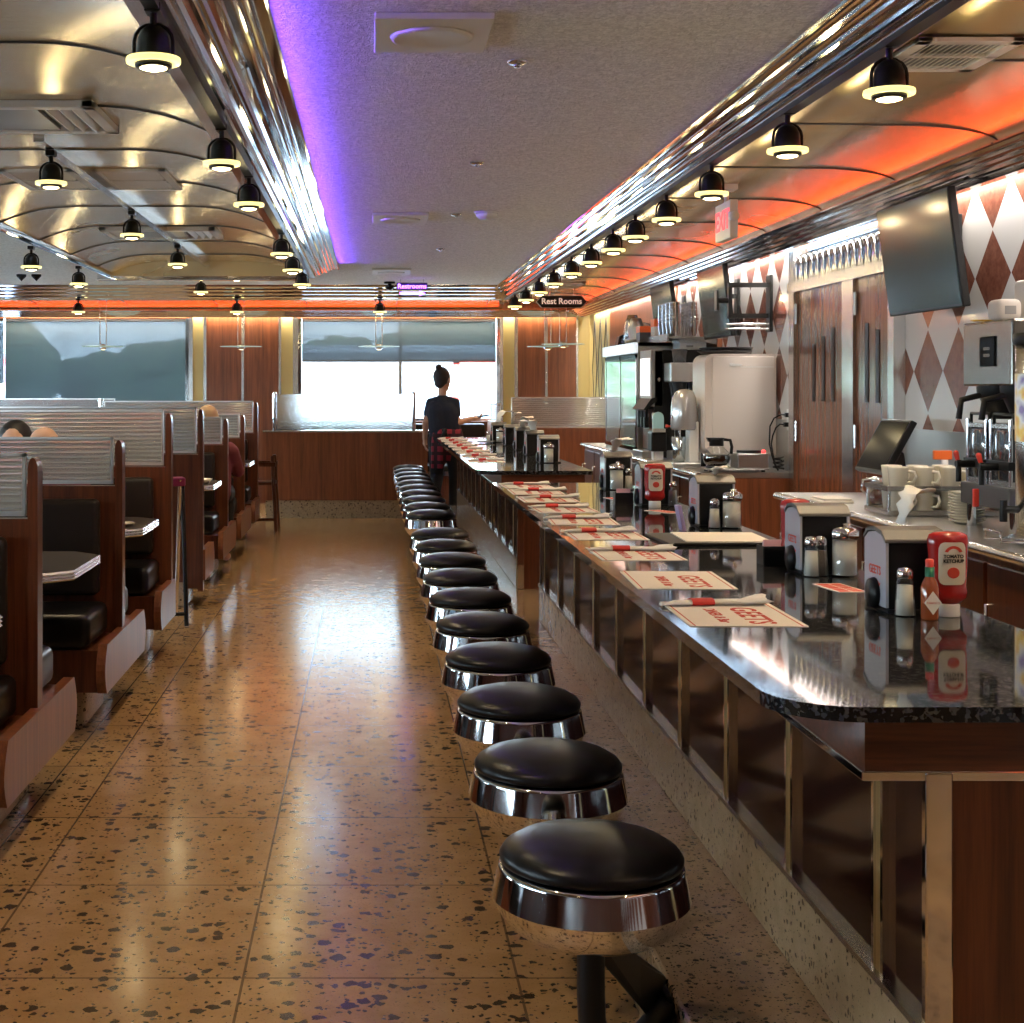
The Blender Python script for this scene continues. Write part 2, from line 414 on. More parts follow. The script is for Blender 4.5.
# roller shades
def shade(x0,x1,z0,label,y=YB+.05):
    r=thing('roller_shade',label,'window shade',((x0+x1)/2,y,2.19),0)
    hw=(x1-x0)/2
    B(-hw,hw,-.002,.002,z0-2.19+.02,.0).build('shade_cloth',M['shade'],r)
    B(-hw,hw,-.008,.008,z0-2.19,z0-2.19+.025).build('bottom_bar',M['dark'],r,bevel=.003)
    MB().cyl((-hw,0,-.01),(hw,0,-.01),.02).build('roller',M['grey'],r)
shade(-4.35,-2.205,1.02,'grey see-through roller shade pulled all the way down over the back left window')
shade(-.82,1.485,1.68,'grey see-through roller shade half lowered over the bright middle window')
for k,w in enumerate(LW):
    r=thing('roller_shade','grey roller shade lowered over the %s window of the left wall from the camera'%ORD[k],'window shade',(XL-.05,(w[0]+w[1])/2,2.19),PI/2)
    hw=(w[1]-w[0])/2-.05
    B(-hw,hw,-.002,.002,-.75,0).build('shade_cloth',M['shade'],r)
    B(-hw,hw,-.008,.008,-.775,-.75).build('bottom_bar',M['dark'],r)
# back wall cladding: wood, yellow laminate and chrome strips
tn=[0]
def trim(mb,m,bevel=0):
    tn[0]+=1
    return struct(mb.build('trim_%d'%tn[0],m,bevel=bevel))
for x0,x1,mm,dy in [(-2.16,-2.11,'chrome_r',.03),(-2.11,-1.985,'goldpanel',.012),(-1.985,-1.95,'chrome_r',.025),(-1.95,-1.535,'wood_lt',.01),(-1.535,-1.505,'chrome_r',.02),(-1.505,-1.095,'wood_lt',.01),(-1.095,-1.065,'chrome_r',.025),(-1.065,-.925,'goldpanel',.012),(-.925,-.866,'chrome_r',.03),
        (1.53,1.565,'chrome_r',.03),(1.565,1.70,'goldpanel',.012),(1.70,1.74,'chrome_r',.025),(1.74,2.065,'wood_lt',.01),(2.065,2.095,'chrome_r',.02),(2.095,2.43,'wood_lt',.01),(2.43,2.455,'chrome_r',.025),(2.455,2.6,'goldpanel',.012)]:
    trim(B(x0,x1,YB-dy,YB-.0005,.3,2.24),M[mm])
# yellow diamond panel and wood panel at the far end of the right wall
trim(B(XR-.012,XR-.0005,15.7,17.18,.3,2.24),M['goldpanel'])
dm=MB()
for a in (15.95,16.35,16.75):
    for (ya,za,yb,zb) in [(a-.16,1.6,a,2.15),(a,2.15,a+.16,1.6),(a-.16,1.6,a,1.05),(a,1.05,a+.16,1.6)]:
        dm.cyl((XR-.014,ya,za),(XR-.014,yb,zb),.006,n=6)
struct(dm.build('trim_40',M['dark']))
trim(B(XR-.014,XR-.0005,12.3,15.7,.3,2.24),M['wood_lt'])
trim(B(XR-.012,XR-.0005,3.6,7.05,.85,1.17),M['steel'])
trim(B(XR-.012,XR-.0005,8.86,12.3,.85,1.17),M['steel'])
# ceilings
ce=MB(); ce.box(-.34,1.40,YF,16.06,CZ,CZ+.08); ce.box(XL,-.34,13.55,16.06,CZ,CZ+.08); ce.box(XL,-2.5,YF,13.55,CZ,CZ+.08)
struct(ce.build('ceiling',M['plaster']))
def arc_pts(n=10,x0=-2.42,x1=-.63,z0=2.41,z1=2.535,w=.55):
    L=[];
    for i in range(n+1):
        a=i/n; L.append((x0+w*a, z0+(z1-z0)*(1-(1-a)**2.2)))
    R=[(x1-w*(i/n), z0+(z1-z0)*(1-(1-i/n)**2.2)) for i in range(n+1)][::-1]
    return L+R
vp=arc_pts()
va=MB(); va.prism(vp+[(-.63,2.70),(-2.42,2.70)],'y',YF,13.35,0,True)
va.box(-2.42,-.63,13.35,13.5,2.40,2.7)
for k in range(-5,9):
    y=4.9+1.1*k
    va.tube([(x,y,z-.001) for x,z in vp],.006,6,1)
struct(va.build('ceiling_vault',[M['vault'],M['dark']]))
def ribbed(p0,p1,n,amp,side=1,k=5):
    p0=Vector(p0);p1=Vector(p1);d=(p1-p0)/n;nm=Vector((-d.y,d.x)).normalized()*side
    pts=[]
    for i in range(n):
        for j in range(k):
            a=j/(k-1)
            pts.append(tuple(p0+d*(i+.08+.84*a)+nm*amp*math.sin(PI*(.0+a))))
    return pts
# left chrome beam with lip for the purple strip
lip=[(-.306,2.480),(-.306,2.494),(-.298,2.494),(-.298,2.478)]
bp=lip+ribbed((-.315,2.483),(-.40,2.455),3,.010,-1)+ribbed((-.41,2.45),(-.53,2.405),2,.016,-1)+[(-.54,2.40),(-.60,2.40),(-.605,2.395),(-.66,2.395),(-.66,2.44),(-.62,2.6),(-.36,2.6),(-.36,2.480)]
trim(MB().prism(bp,'y',YF,13.6,0,False),M['chrome'])
trim(MB().box(-.605,-.565,YF,13.3,2.375,2.3995),M['blackm'])
# left edge of the vault
bp=ribbed((-2.40,2.395),(-2.52,2.44),4,.010,1)+[(-2.53,2.6),(-2.38,2.6),(-2.38,2.40)]
trim(MB().prism(bp,'y',YF,13.55),M['chrome'])
trim(MB().box(-2.55,-.62,13.5,13.56,2.37,2.513),M['chrome'],.01)
trim(MB().box(-1.525,-1.475,6.55,13.3,2.478,2.545),M['chrome_r'])
# right chrome cornice, cove, wall trim
bp=ribbed((1.38,2.512),(1.53,2.372),5,.013,-1)+[(1.545,2.372),(1.545,2.45),(1.545,2.6),(1.38,2.6)]
trim(MB().prism(bp,'y',YF,16.2),M['chrome'])
trim(MB().box(1.485,1.53,YF,16.2,2.352,2.371),M['blackm'])
cv=[(1.545,2.375),(2.02,2.37)]+[(2.02+.38*math.sin(PI/2*i/8),2.37-.075*(1-math.cos(PI/2*i/8))) for i in range(1,9)]
co=MB().prism(cv+[(2.40,2.65),(1.545,2.65)],'y',YF,17.15,0,True)
for k in range(-6,12):
    y=4.45+1.08*k
    co.tube([(x,y,z-.001) for x,z in cv],.005,6,1)
struct(co.build('ceiling_cove',[M['vault'],M['dark']]))
bp=[(2.40,2.285),(2.31,2.278),(2.30,2.268)]+ribbed((2.305,2.265),(2.50,2.20),5,.011,-1)+[(2.53,2.2),(2.53,2.285)]
trim(MB().prism(bp,'y',YF,17.13),M['chrome'])
# back cornice, cove, wall trim
bp=ribbed((16.04,2.512),(16.25,2.372),4,.014,-1)+[(16.26,2.6),(16.04,2.6)]
trim(MB().prism(bp,'x',XL,1.45),M['chrome'])
cb=[(16.26,2.375),(16.6,2.37)]+[(16.6+.42*math.sin(PI/2*i/8),2.37-.075*(1-math.cos(PI/2*i/8))) for i in range(1,9)]
cm=MB().prism(cb+[(17.02,2.65),(16.26,2.65)],'x',XL,1.545,0,True)
for k in range(6): cm.tube([(-3.9+1.05*k,y,z-.001) for y,z in cb],.006,6,1)
struct(cm.build('ceiling_cove_back',[M['vault'],M['dark']]))
bp=[(17.02,2.29),(16.96,2.285),(16.95,2.275)]+ribbed((16.955,2.272),(17.09,2.205),4,.010,-1)+[(17.11,2.205),(17.11,2.29)]
trim(MB().prism(bp,'x',XL,2.5),M['chrome'])

# ------------------------------------------------------------------ kitchen doors in the right wall
d=struct(MB().box(2.54,2.599,8.72,8.82,.0,2.2).box(2.54,2.599,7.05,7.13,.0,2.2).box(2.53,2.599,7.05,8.82,1.94,2.0).box(2.545,2.599,7.66,7.84,.0,1.94).build('door_1',M['chrome_r']))
B(2.59,2.599,7.71,7.79,.05,1.93).build('gap',M['black'],d)
wd=M['wood_lt']
for y0,y1,sl in [(7.84,8.72,[(8.38,1.62),(8.2,1.66),(8.03,1.70)]),(7.13,7.66,[(7.48,1.70),(7.32,1.66)])]:
    lf=B(2.56,2.599,y0,y1,.02,1.94).build('door_leaf',M['door'] if 'door' in M else wd,d)
    sm=MB()
    for yy,zt in sl: sm.box(2.556,2.562,yy-.024,yy+.024,1.29,zt)
    sm.build('window_slots',M['black'],lf)
    MB().cyl((2.55,y1-.03,1.75),(2.55,y1-.03,1.87),.012).cyl((2.55,y1-.03,1.05),(2.55,y1-.03,1.17),.012).build('hinge',M['chrome_r'],lf)
tr=B(2.585,2.599,7.13,8.72,2.0,2.2).build('transom',M['chrome'],d)
for k in range(15):
    y=7.2+.105*k
    a=[(2.56,y-.035,2.005),(2.56,y-.035,2.09)]+[(2.56,y-.035*math.cos(PI*i/6),2.09+.05*math.sin(PI*i/6)) for i in range(1,6)]+[(2.56,y+.035,2.09),(2.56,y+.035,2.005)]
    MB().tube(a,.012,8).build('reflection_loop',M['chrome'],tr)  # curved reflections in the transom, built as chrome tubes

# ------------------------------------------------------------------ lights
def area(name,loc,direction,sx,sy,e,col,long=(0,1,0)):
    # sy runs along LONG
    l=bpy.data.lights.new(name,'AREA'); l.shape='RECTANGLE'; l.size=sx; l.size_y=sy; l.energy=e; l.color=col
    o=bpy.data.objects.new(name,l); COL.objects.link(o); o.location=loc
    z=-Vector(direction).normalized(); y=Vector(long); y=(y-z*y.dot(z)).normalized(); x=y.cross(z)
    o.rotation_euler=Matrix((x,y,z)).transposed().to_euler()
    return o
area('wall_wash_light',(2.562,8.0,2.27),(.06,0,-1),.04,17.5,250,(1,.93,.84))
area('back_wall_wash_light',(-1.0,17.155,2.27),(0,.06,-1),.04,6.8,125,(1,.86,.66),(1,0,0))
area('red_cove_light',(2.35,8.0,2.292),(-1,0,.45),.03,17.5,14,(1,.085,.018))
area('red_back_cove_light',(-1.5,16.99,2.297),(0,-1,.45),.03,6.0,3,(1,.085,.018),(1,0,0))
area('purple_strip_light',(-.340,6.3,2.499),(1,0,.11),.008,14.0,36,(.17,.055,1.0)).data.spread=math.radians(38)
for k,w in enumerate([W1,W2]):
    p=area('window_portal',((w[0]+w[1])/2,YB+.13,1.59),(0,-1,0),w[1]-w[0],1.2,1,(1,1,1),(0,0,1)); p.data.cycles.is_portal=True
for w in LW:
    p=area('window_portal',(XL-.14,(w[0]+w[1])/2,1.59),(1,0,0),w[1]-w[0],1.2,1,(1,1,1),(0,0,1)); p.data.cycles.is_portal=True
# world: bright overcast sky
wo=bpy.data.worlds.new('sky'); S.world=wo; wo.use_nodes=True; nt=wo.node_tree
bg=nt.nodes['Background']; tc=nt.nodes.new('ShaderNodeTexCoord'); sx=nt.nodes.new('ShaderNodeSeparateXYZ'); rp=nt.nodes.new('ShaderNodeValToRGB')
nt.links.new(tc.outputs['Generated'],sx.inputs[0]); nt.links.new(sx.outputs[2],rp.inputs[0]); nt.links.new(rp.outputs[0],bg.inputs[0])
rp.color_ramp.elements[0].position=.0; rp.color_ramp.elements[0].color=(.82,.92,1,1)
rp.color_ramp.elements[1].position=.6; rp.color_ramp.elements[1].color=(.55,.74,1,1)
bg.inputs[1].default_value=35.0
# ------------------------------------------------------------------ camera
cam=bpy.data.cameras.new('camera'); co=bpy.data.objects.new('camera',cam); COL.objects.link(co)
cam.sensor_width=36; cam.lens=36*1450/1024; cam.shift_x=(512-371)/1024; cam.shift_y=-(511.5-389)/1024
cam.clip_start=.05; cam.clip_end=300
co.location=(0,0,EYE); co.rotation_euler=(PI/2,0,0); S.camera=co
S.view_settings.view_transform='Standard'; S.view_settings.look='None'; S.view_settings.exposure=-0.2
S.cycles.use_denoising=True; S.cycles.sample_clamp_indirect=6; S.cycles.max_bounces=10; S.cycles.transparent_max_bounces=16
S.cycles.caustics_refractive=False; S.cycles.caustics_reflective=True; S.cycles.blur_glossy=.3
# ------------------------------------------------------------------ counter stools
def make_stool():
    t=thing('counter_stool','x','stool')
    MB().lathe([(.0,.607),(.05,.606),(.095,.601),(.128,.592),(.148,.580),(.1555,.569),(.1545,.560),(.146,.556),(0,.556)],56).build('cushion',M['vinyl'],t)
    MB().lathe([(.0,.553),(.152,.5535),(.157,.551),(.158,.546),(.1625,.525),(.1678,.499)],72).lathe([(.1678,.499),(.161,.482),(.150,.464),(.136,.450),(.124,.443),(.118,.4405),(.10,.440),(0,.440)],72).build('chrome_skirt',M['chrome'],t)
    MB().lathe([(.030,.44),(.030,.425),(.045,.423),(.0,.423)],24).build('hub',M['blackm'],t)
    path=[(0,0,.425),(0,0,.33)]+[(.075*(1-math.cos(a))*.9,.10*(1-math.cos(a)),.33-.16*math.sin(a)) for a in [PI/2*i/6 for i in range(1,7)]]+[(.20,.34,.165)]
    MB().tube(path,.024,12).build('post',M['blackm'],t)
    st=MB(); st.add([(.012,-.012,.43),(.012,-.012,.392),(.205,.38,.205),(.205,.38,.085),(.035,.012,.43),(.035,.012,.392),(.205,.40,.205),(.205,.40,.085)],
        [(0,1,3,2),(4,6,7,5),(0,2,6,4),(1,5,7,3),(0,4,5,1),(2,3,7,6)]); st.build('strut',M['blackm'],t,bevel=.004)
    B(.190,.2035,.31,.43,.05,.196).build('mount_plate',M['blackm'],t,bevel=.003)
    return t
stool=make_stool(); g='chrome counter stools along the counter'
for k in range(21):
    if k==10: continue
    y=2.466+.60*k
    i=k if k<10 else k-1
    if k<10: lb='round black cushioned chrome stool at the near counter, %s from the camera'%ORD[k]
    else: lb='round black cushioned chrome stool at the far counter, %s after the gap between counters'%ORD[k-11]
    if k==0: stool.location=(.374,y,0); stool['label']=lb; stool['group']=g
    else: dup(stool,(.374,y,0),None,lb,g)

# ------------------------------------------------------------------ the two counters
def counter(y0,y1,which):
    t=thing('diner_counter','dark lacquered diner counter base with brass and chrome stiles, %s'%which,'counter',(0,y0,0))
    L=y1-y0
    B(.855,1.25,.012,L-.012,.36,.775).build('body',M['panel'],t)
    B(.843,1.25,.0,L,.2,.374).build('terrazzo_curb',M['kick'],t,bevel=.004)
    B(.838,1.25,-.003,L,.374,.386).build('curb_trim',M['chrome_r'],t)
    B(.885,1.25,-.004,.012,.2,.775).build('end_panel',M['wood'],t)
    B(.885,1.25,L-.012,L+.004,.2,.775).build('end_panel',M['wood'],t)
    for yy in (0,L): B(.846,.888,yy-.010,yy+.010,.2,.775).build('corner_trim',M['chrome'],t,bevel=.003)
    k=0
    while .20+.515*k<L-.1:
        y=.20+.515*k
        s=MB().box(.848,.862,y-.016,y+.016,.386,.775,0).box(.844,.862,y-.027,y-.016,.386,.775,1).box(.844,.862,y+.016,y+.027,.386,.775,1)
        s.build('stile',[M['brass'],M['chrome']],t); k+=1
    B(.756,1.24,.0,L,.776,.862).build('fascia',M['wood_h'],t)
    B(.750,1.24,-.006,L+.006,.761,.776).build('fascia_trim',M['chrome'],t,bevel=.002)
    return t
counter(2.22,7.28,'nearer to the camera')
fc=counter(8.41,14.25,'beyond the gap')
B(1.17,1.255,-.008,.013,.2,.76).build('yellow_end_strip',M['goldpanel'],fc)
def slab(y0,y1,lab):
    x0,x1=.612,1.285; r=.13
    p=[(x0+r-r*math.sin(a),y0+r-r*math.cos(a)) for a in [PI/2*i/10 for i in range(11)]]
    p=p+[(x0+.04-.04*math.cos(a),y1-.04+.04*math.sin(a)) for a in [PI/2*i/5 for i in range(6)]]+[(x1,y1),(x1,y0)]
    mb=MB().prism(p,'z',.863,.886)
    o=mb.build('countertop',M['granite'],bevel=.008,seg=3)
    for f in o.data.polygons: f.use_smooth=abs(f.normal.z)<.95
    tag(o,lab,'countertop')
slab(2.16,7.33,'black speckled granite countertop of the nearer counter')
slab(8.40,14.32,'black granite countertop of the far counter beyond the gap')
TOP=.886

# ------------------------------------------------------------------ placemats and cutlery rolls
LM={}
def lettering(key,txt,size,m,**k):
    if key not in LM: LM[key]=text_mesh(txt,size,m,**k)
    return LM[key]
def placemat(x,y,lb,rz=0,g=None):
    t=thing('placemat',lb,'placemat',(x,y,TOP),rz,g)
    B(-.118,.118,-.165,.165,.0003,.0016).build('sheet',M['paper'],t)
    bd=MB()
    for a in (-.107,.107): bd.box(a-.0015,a+.0015,-.165,.165,.0016,.0019)
    bd.build('border_lines',M['redink'],t)
    obj('lettering',lettering('G','GEETS',.075,M['redink'],extrude=.0002,bold=.0015,spacing=1.05),t,(.035,-.03,.0018),(0,0,-PI/2))
    obj('lettering',lettering('D','DINER & Bar',.034,M['redink'],extrude=.0002,bold=.0008),t,(-.035,-.03,.0018),(0,0,-PI/2))
    return t
def roll(x,y,lb,rz=0,g=None,seed=0):
    t=thing('cutlery_roll',lb,'napkin roll',(x,y,TOP+.002),rz,g)
    rnd=random.Random(seed)
    sc=.82
    P=[(-.135,.0),(-.10,.0),(-.05,.0),(0,0),(.05,0),(.09,0),(.125,.004),(.155,.01)]
    W=[.012,.016,.018,.018,.020,.026,.034,.046]; H=[.006,.012,.0135,.0145,.015,.014,.013,.012]
    W=[w*.95 for w in W]; H=[.45*h for h in H]; P=[(sc*a_,b_) for a_,b_ in P]; H[-1]=.010; H[-2]=.009
    mb=MB(); vs=[];fs=[];n=12
    for (px,dy),w,h in zip(P,W,H):
        for j in range(n):
            a=2*PI*j/n; vs.append((px+ .012*rnd.uniform(-1,1)*(px>.1),dy+w*math.cos(a)*(1+.12*rnd.uniform(-1,1)),h+h*math.sin(a)*(1+.15*rnd.uniform(-1,0))))
    for i in range(len(P)-1):
        for j in range(n): fs.append((i*n+j,i*n+(j+1)%n,(i+1)*n+(j+1)%n,(i+1)*n+j))
    mb.add(vs,fs,0,True).add(vs[:n],[tuple(range(n))]).add(vs[-n:],[tuple(range(n))])
    nk=mb.build('napkin',M['napkin'],t)
    b=MB(); vs=[];fs=[]
    for px in (-.045,.005):
        for j in range(16):
            a=2*PI*j/16; vs.append((px,.0200*math.cos(a),max(.0003,.0068+.0085*math.sin(a))))
    for j in range(16): fs.append((j,(j+1)%16,16+(j+1)%16,16+j))
    b.add(vs,fs,0,True).build('paper_band',M['red'],t)
    return t
NY=[2.89,3.43,4.0,4.55,5.05,5.55,6.05,6.5,6.92]
for k,y in enumerate(NY):
    rz=random.uniform(-.05,.05)
    placemat(.757,y+.165,'white paper placemat with red diner lettering, %s from the camera on the near counter'%ORD[k],rz,'placemats on the near counter')
    if k!=1: roll(.755+random.uniform(-.02,.02),y+(.235 if k else .28),'white napkin cutlery roll in a red band on the %s placemat of the near counter'%ORD[k],.06+random.uniform(-.12,.12),'cutlery rolls on the near counter',k)
FY=[9.35,10.0,10.6,11.2,11.8,12.4,13.0,13.6]
for k,y in enumerate(FY):
    placemat(.757,y+.165,'white paper placemat with red lettering, %s from the gap on the far counter'%ORD[k],random.uniform(-.05,.05),'placemats on the far counter')
    roll(.755,y+.24,'white napkin cutlery roll in a red band, %s from the gap on the far counter'%ORD[k],.05+random.uniform(-.1,.1),'cutlery rolls on the far counter',k+20)

# ------------------------------------------------------------------ table-top condiments
def make_dispenser():
    t=thing('napkin_dispenser','x','napkin dispenser')
    B(-.058,.058,-.062,.062,.006,.15).build('body',M['black'],t,bevel=.004)
    B(-.06,.075,-.068,.068,0,.008).build('base',M['black'],t,bevel=.002)
    fp=[(-.066,.012),(.066,.012),(.066,.148),(.04,.163),(0,.168),(-.04,.163),(-.066,.148)]
    for sx in (-1,1):
        f=MB().prism(fp,'x',sx*.058,sx*.064).build('face_plate',M['faceplate'],t)
        if sx<0:
            obj('lettering',lettering('dG','GEETS',.026,M['redink'],extrude=.0002,bold=.0006),f,(-.0645,0,.085),(PI/2,0,-PI/2))
            obj('lettering',lettering('dD','DINER & Bar',.0125,M['redink'],extrude=.0002,bold=.0003),f,(-.0645,0,.058),(PI/2,0,-PI/2))
    lp=[(-.068,.148),(-.04,.166),(0,.171),(.04,.166),(.068,.148),(.068,.156),(.04,.174),(0,.179),(-.04,.174),(-.068,.156)]
    # lid arches across y and overhangs both ends
    MB().prism(lp,'x',-.066,.066).build('lid',M['grey_lid'],t,bevel=.002)
    MB().lathe([(0,-.012),(.030,-.010),(.034,0),(.030,.008),(0,.010)],20,(-.066,.0,.0355),axis='x').build('knob',M['black'],t)
    return t
M['faceplate']=mat('pale_face_plate',(.55,.55,.62),.22,.25,coat=.3)
def make_salt(fill):
    t=thing('salt_shaker' if fill=='salt' else 'pepper_shaker','x','shaker')
    n=10
    pr=[(.0,.0),(.0215,.0),(.022,.004),(.0175,.07),(.015,.082)]
    MB().lathe(pr,n,smooth=False).build('glass_body',M['thin'],t)
    MB().lathe([(0,.004),(.0185,.004),(.0155,.066),(0,.066)],n).build('contents',M[fill],t)
    MB().lathe([(.0155,.080),(.0165,.082),(.0165,.094),(.013,.101),(.0,.104)],20).build('cap',M['chrome'],t)
    return t
def make_sugar():
    t=thing('sugar_pourer','x','sugar dispenser')
    MB().lathe([(0,0),(.031,0),(.033,.004),(.033,.012),(.0315,.015),(.0315,.094),(.033,.097),(.033,.104)],28).build('glass_jar',M['thin'],t)
    MB().lathe([(0,.006),(.0295,.006),(.0295,.092),(0,.092)],24).build('sugar',M['salt'],t)
    c=MB().lathe([(.0345,.100),(.0355,.103),(.0355,.116),(.030,.122),(.018,.126),(0,.127)],28).build('lid',M['chrome'],t)
    MB().lathe([(.011,.124),(.011,.134),(.0,.135)],14,(.006,0,0)).build('spout',M['chrome'],t)
    return t
M['ketlabel']=mat('ketchup_label',(.66,.60,.50),.5)
def make_ketchup():
    t=thing('ketchup_bottle','x','ketchup bottle')
    MB().lathe([(0,0),(.024,0),(.024,.026),(.0,.027)],24).build('cap',M['white'],t,bevel=.002)
    prof=[(.024,.027),(.030,.030),(.040,.040),(.041,.052),(.0385,.062),(.0395,.075),(.041,.10),(.041,.13),(.0425,.145),(.043,.160),(.040,.170),(.028,.176),(0,.177)]
    b=MB().lathe(prof,32); b.xf(Matrix.Diagonal((1,.62,1,1))); b.build('bottle',M['red_p'],t)
    # label, front and back, as a rounded plaque hugging the wide face
    def plaque(w,h,y,n=8,r=.012):
        pts=[]
        for cx,cz,a0 in [(w-r,h-r,0),(-w+r,h-r,PI/2),(-w+r,-h+r,PI),(w-r,-h+r,1.5*PI)]:
            for i in range(n+1):
                a=a0+PI/2*i/n; pts.append((cx+r*math.cos(a),cz+r*math.sin(a)))
        return pts
    lab=MB(); vs=[];fs=[]; w,h,r=.028,.044,.012; N=18
    for q in range(N+1):
        x=-w+2*w*q/N; ex=max(0,abs(x)-(w-r)); zz=h-r+math.sqrt(max(0,r*r-ex*ex))
        yy=-.0272+.30*x*x/.041
        vs+=[(x,yy,.112-zz),(x,yy,.112+zz),(x,yy+.006,.112-zz),(x,yy+.006,.112+zz)]
    for q in range(N):
        o_=4*q; fs+=[(o_,o_+4,o_+5,o_+1),(o_+2,o_+3,o_+7,o_+6),(o_,o_+2,o_+6,o_+4),(o_+1,o_+5,o_+7,o_+3)]
    fs+=[(0,1,3,2),(4*N,4*N+2,4*N+3,4*N+1)]
    lab.add(vs,fs)
    lb=lab.build('label',M['ketlabel'],t)
    obj('lettering',lettering('k1','TOMATO\nKETCHUP',.0098,M['black'],extrude=.0002,bold=.0004),lb,(0,-.0278,.122),(PI/2,0,0))
    MB().ball((0,-.0274,.093),(.013,.0012,.0115),20,10).build('tomato_print',M['redink'],lb)
    ar=MB()
    for i in range(9):
        a0=PI*(.14+.72*i/9);a1=PI*(.14+.72*(i+1)/9)
        ar.add([(.021*math.cos(a0),-.0279,.128+.021*math.sin(a0)),(.021*math.cos(a1),-.0279,.128+.021*math.sin(a1)),(.013*math.cos(a1),-.0279,.130+.013*math.sin(a1)),(.013*math.cos(a0),-.0279,.130+.013*math.sin(a0))],[(0,1,2,3)])
    ar.build('label_arch',M['redink'],lb)
    return t
def make_hotsauce():
    t=thing('hot_sauce_bottle','x','hot sauce bottle')
    MB().lathe([(0,0),(.017,0),(.018,.003),(.018,.066),(.014,.078),(.0085,.088),(.0075,.112),(0,.112)],24).build('bottle',M['amber'],t)
    MB().lathe([(.0092,.088),(.0092,.108),(0,.108)],18).build('neck_foil',M['greenfoil'],t)
    MB().lathe([(.0082,.108),(.0085,.122),(.006,.124),(0,.124)],18).build('cap',M['red_b'],t)
    d=[(0,.024),(.0175,0),(0,-.024),(-.0175,0)]
    dm=MB().prism(d,'y',-.0195,-.0175)
    for i,v in enumerate(dm.v): dm.v[i]=(v[0],v[1],v[2]+.036)
    lb=dm.build('label',M['paper'],t)
    obj('lettering',lettering('tb','TABASCO',.0062,M['redink'],extrude=.0002),lb,(0,-.0197,.036),(PI/2,0,0))
    return t
M['amber']=mat('hot_sauce',(.30,.07,.02),.1,coat=.5)
M['greenfoil']=mat('green_foil',(.02,.14,.07),.35,.3)
def make_caddy():
    t=thing('sweetener_caddy','x','sweetener caddy')
    mb=MB().box(-.035,.035,-.026,.026,0,.004)
    for a in(-1,1): mb.box(a*.035-.002,a*.035+.002,-.026,.026,0,.05); mb.box(-.035,.035,a*.026-.002,a*.026+.002,0,.05)
    mb.build('holder',M['black'],t)
    for i in range(7):
        B(-.028,.028,-.0008,.0008,.006,.066).build('packet',M['paper'] if i%3==2 else M['pinkpaper'],t,loc=(0,-.018+.006*i,0),rot=(.08*(i-3),0,0))
    return t
M['pinkpaper']=mat('pink_paper',(.72,.40,.45),.8)
P0={'disp':make_dispenser(),'salt':make_salt('salt'),'pepper':make_salt('pepper'),'sugar':make_sugar(),'ketchup':make_ketchup(),'hot':make_hotsauce(),'caddy':make_caddy()}
used=set()
def put(kind,x,y,lb,rz=0,g=None,z=TOP):
    o=P0[kind]
    if kind in used: o=dup(o)
    used.add(kind)
    o.location=(x,y,z); o.rotation_euler=(0,0,rz); o['label']=lb
    if g: o['group']=g
    return o
GN='condiments on the near counter'; GF='condiments on the far counter'
put('disp',1.150,3.125,'grey topped napkin dispenser nearest the camera, beside the ketchup bottle',0,'napkin dispensers')
put('disp',1.158,3.765,'napkin dispenser second from the camera, with three shakers at its side',0,'napkin dispensers')
put('disp',1.182,5.03,'napkin dispenser third from the camera, behind the black check tray',0,'napkin dispensers')
put('disp',1.155,5.93,'napkin dispenser behind the red bottle with the cream label, fourth from the camera',0,'napkin dispensers')
put('disp',1.165,6.90,'last napkin dispenser of the near counter, crumpled napkin on its lid',0,'napkin dispensers')
put('salt',1.112,3.02,'white filled salt shaker beside the hot sauce bottle',0,GN)
put('hot',1.150,2.985,'small red capped hot sauce bottle with white diamond label',0,GN)
put('ketchup',1.205,3.03,'upside-down red ketchup bottle with tomato label nearest the camera',.05,GN)
put('ketchup',1.15,3.93,'red ketchup bottle hidden behind the second napkin dispenser',.2,GN)
put('pepper',1.135,3.665,'glass pepper shaker in front of the second napkin dispenser',0,GN)
put('salt',1.110,3.655,'glass salt shaker at the corner of the second napkin dispenser',0,GN)
put('sugar',1.195,3.66,'glass sugar pourer with chrome lid beside the second napkin dispenser',0,GN)
put('caddy',1.09,3.93,'black caddy of packets behind the second napkin dispenser',.1,GN)
put('salt',1.168,4.93,'salt shaker by the third napkin dispenser',0,GN)
put('sugar',1.225,4.925,'large glass sugar pourer by the third napkin dispenser',0,GN)
put('ketchup',1.135,5.80,'ketchup bottle with cream back label in front of the fourth napkin dispenser',0,GN)
put('pepper',1.215,5.84,'glass pepper shaker right of the farther ketchup bottle',0,GN)
put('caddy',1.035,5.95,'black caddy of pink packets left of the farther ketchup bottle',0,GN)
put('sugar',1.150,6.79,'glass sugar pourer by the last napkin dispenser of the near counter',0,GN)
put('salt',1.208,6.80,'salt shaker by the last napkin dispenser of the near counter',0,GN)
for k,(x,y) in enumerate([(1.145,9.37),(1.175,10.45),(1.185,11.3),(1.185,12.2),(1.14,12.95)]):
    put('disp',x,y,'black napkin dispenser, %s from the gap on the far counter'%ORD[k],0,'napkin dispensers')
    if k in(0,):
        put('sugar',x-.01,y-.105,'glass sugar pourer by the first napkin dispenser of the far counter',0,GF)
    if k==4:
        put('sugar',x+.0,y-.11,'glass sugar pourer by the last napkin dispenser of the far counter',0,GF)
        put('salt',x-.1,y-.08,'salt shaker by the last napkin dispenser of the far counter',0,GF)
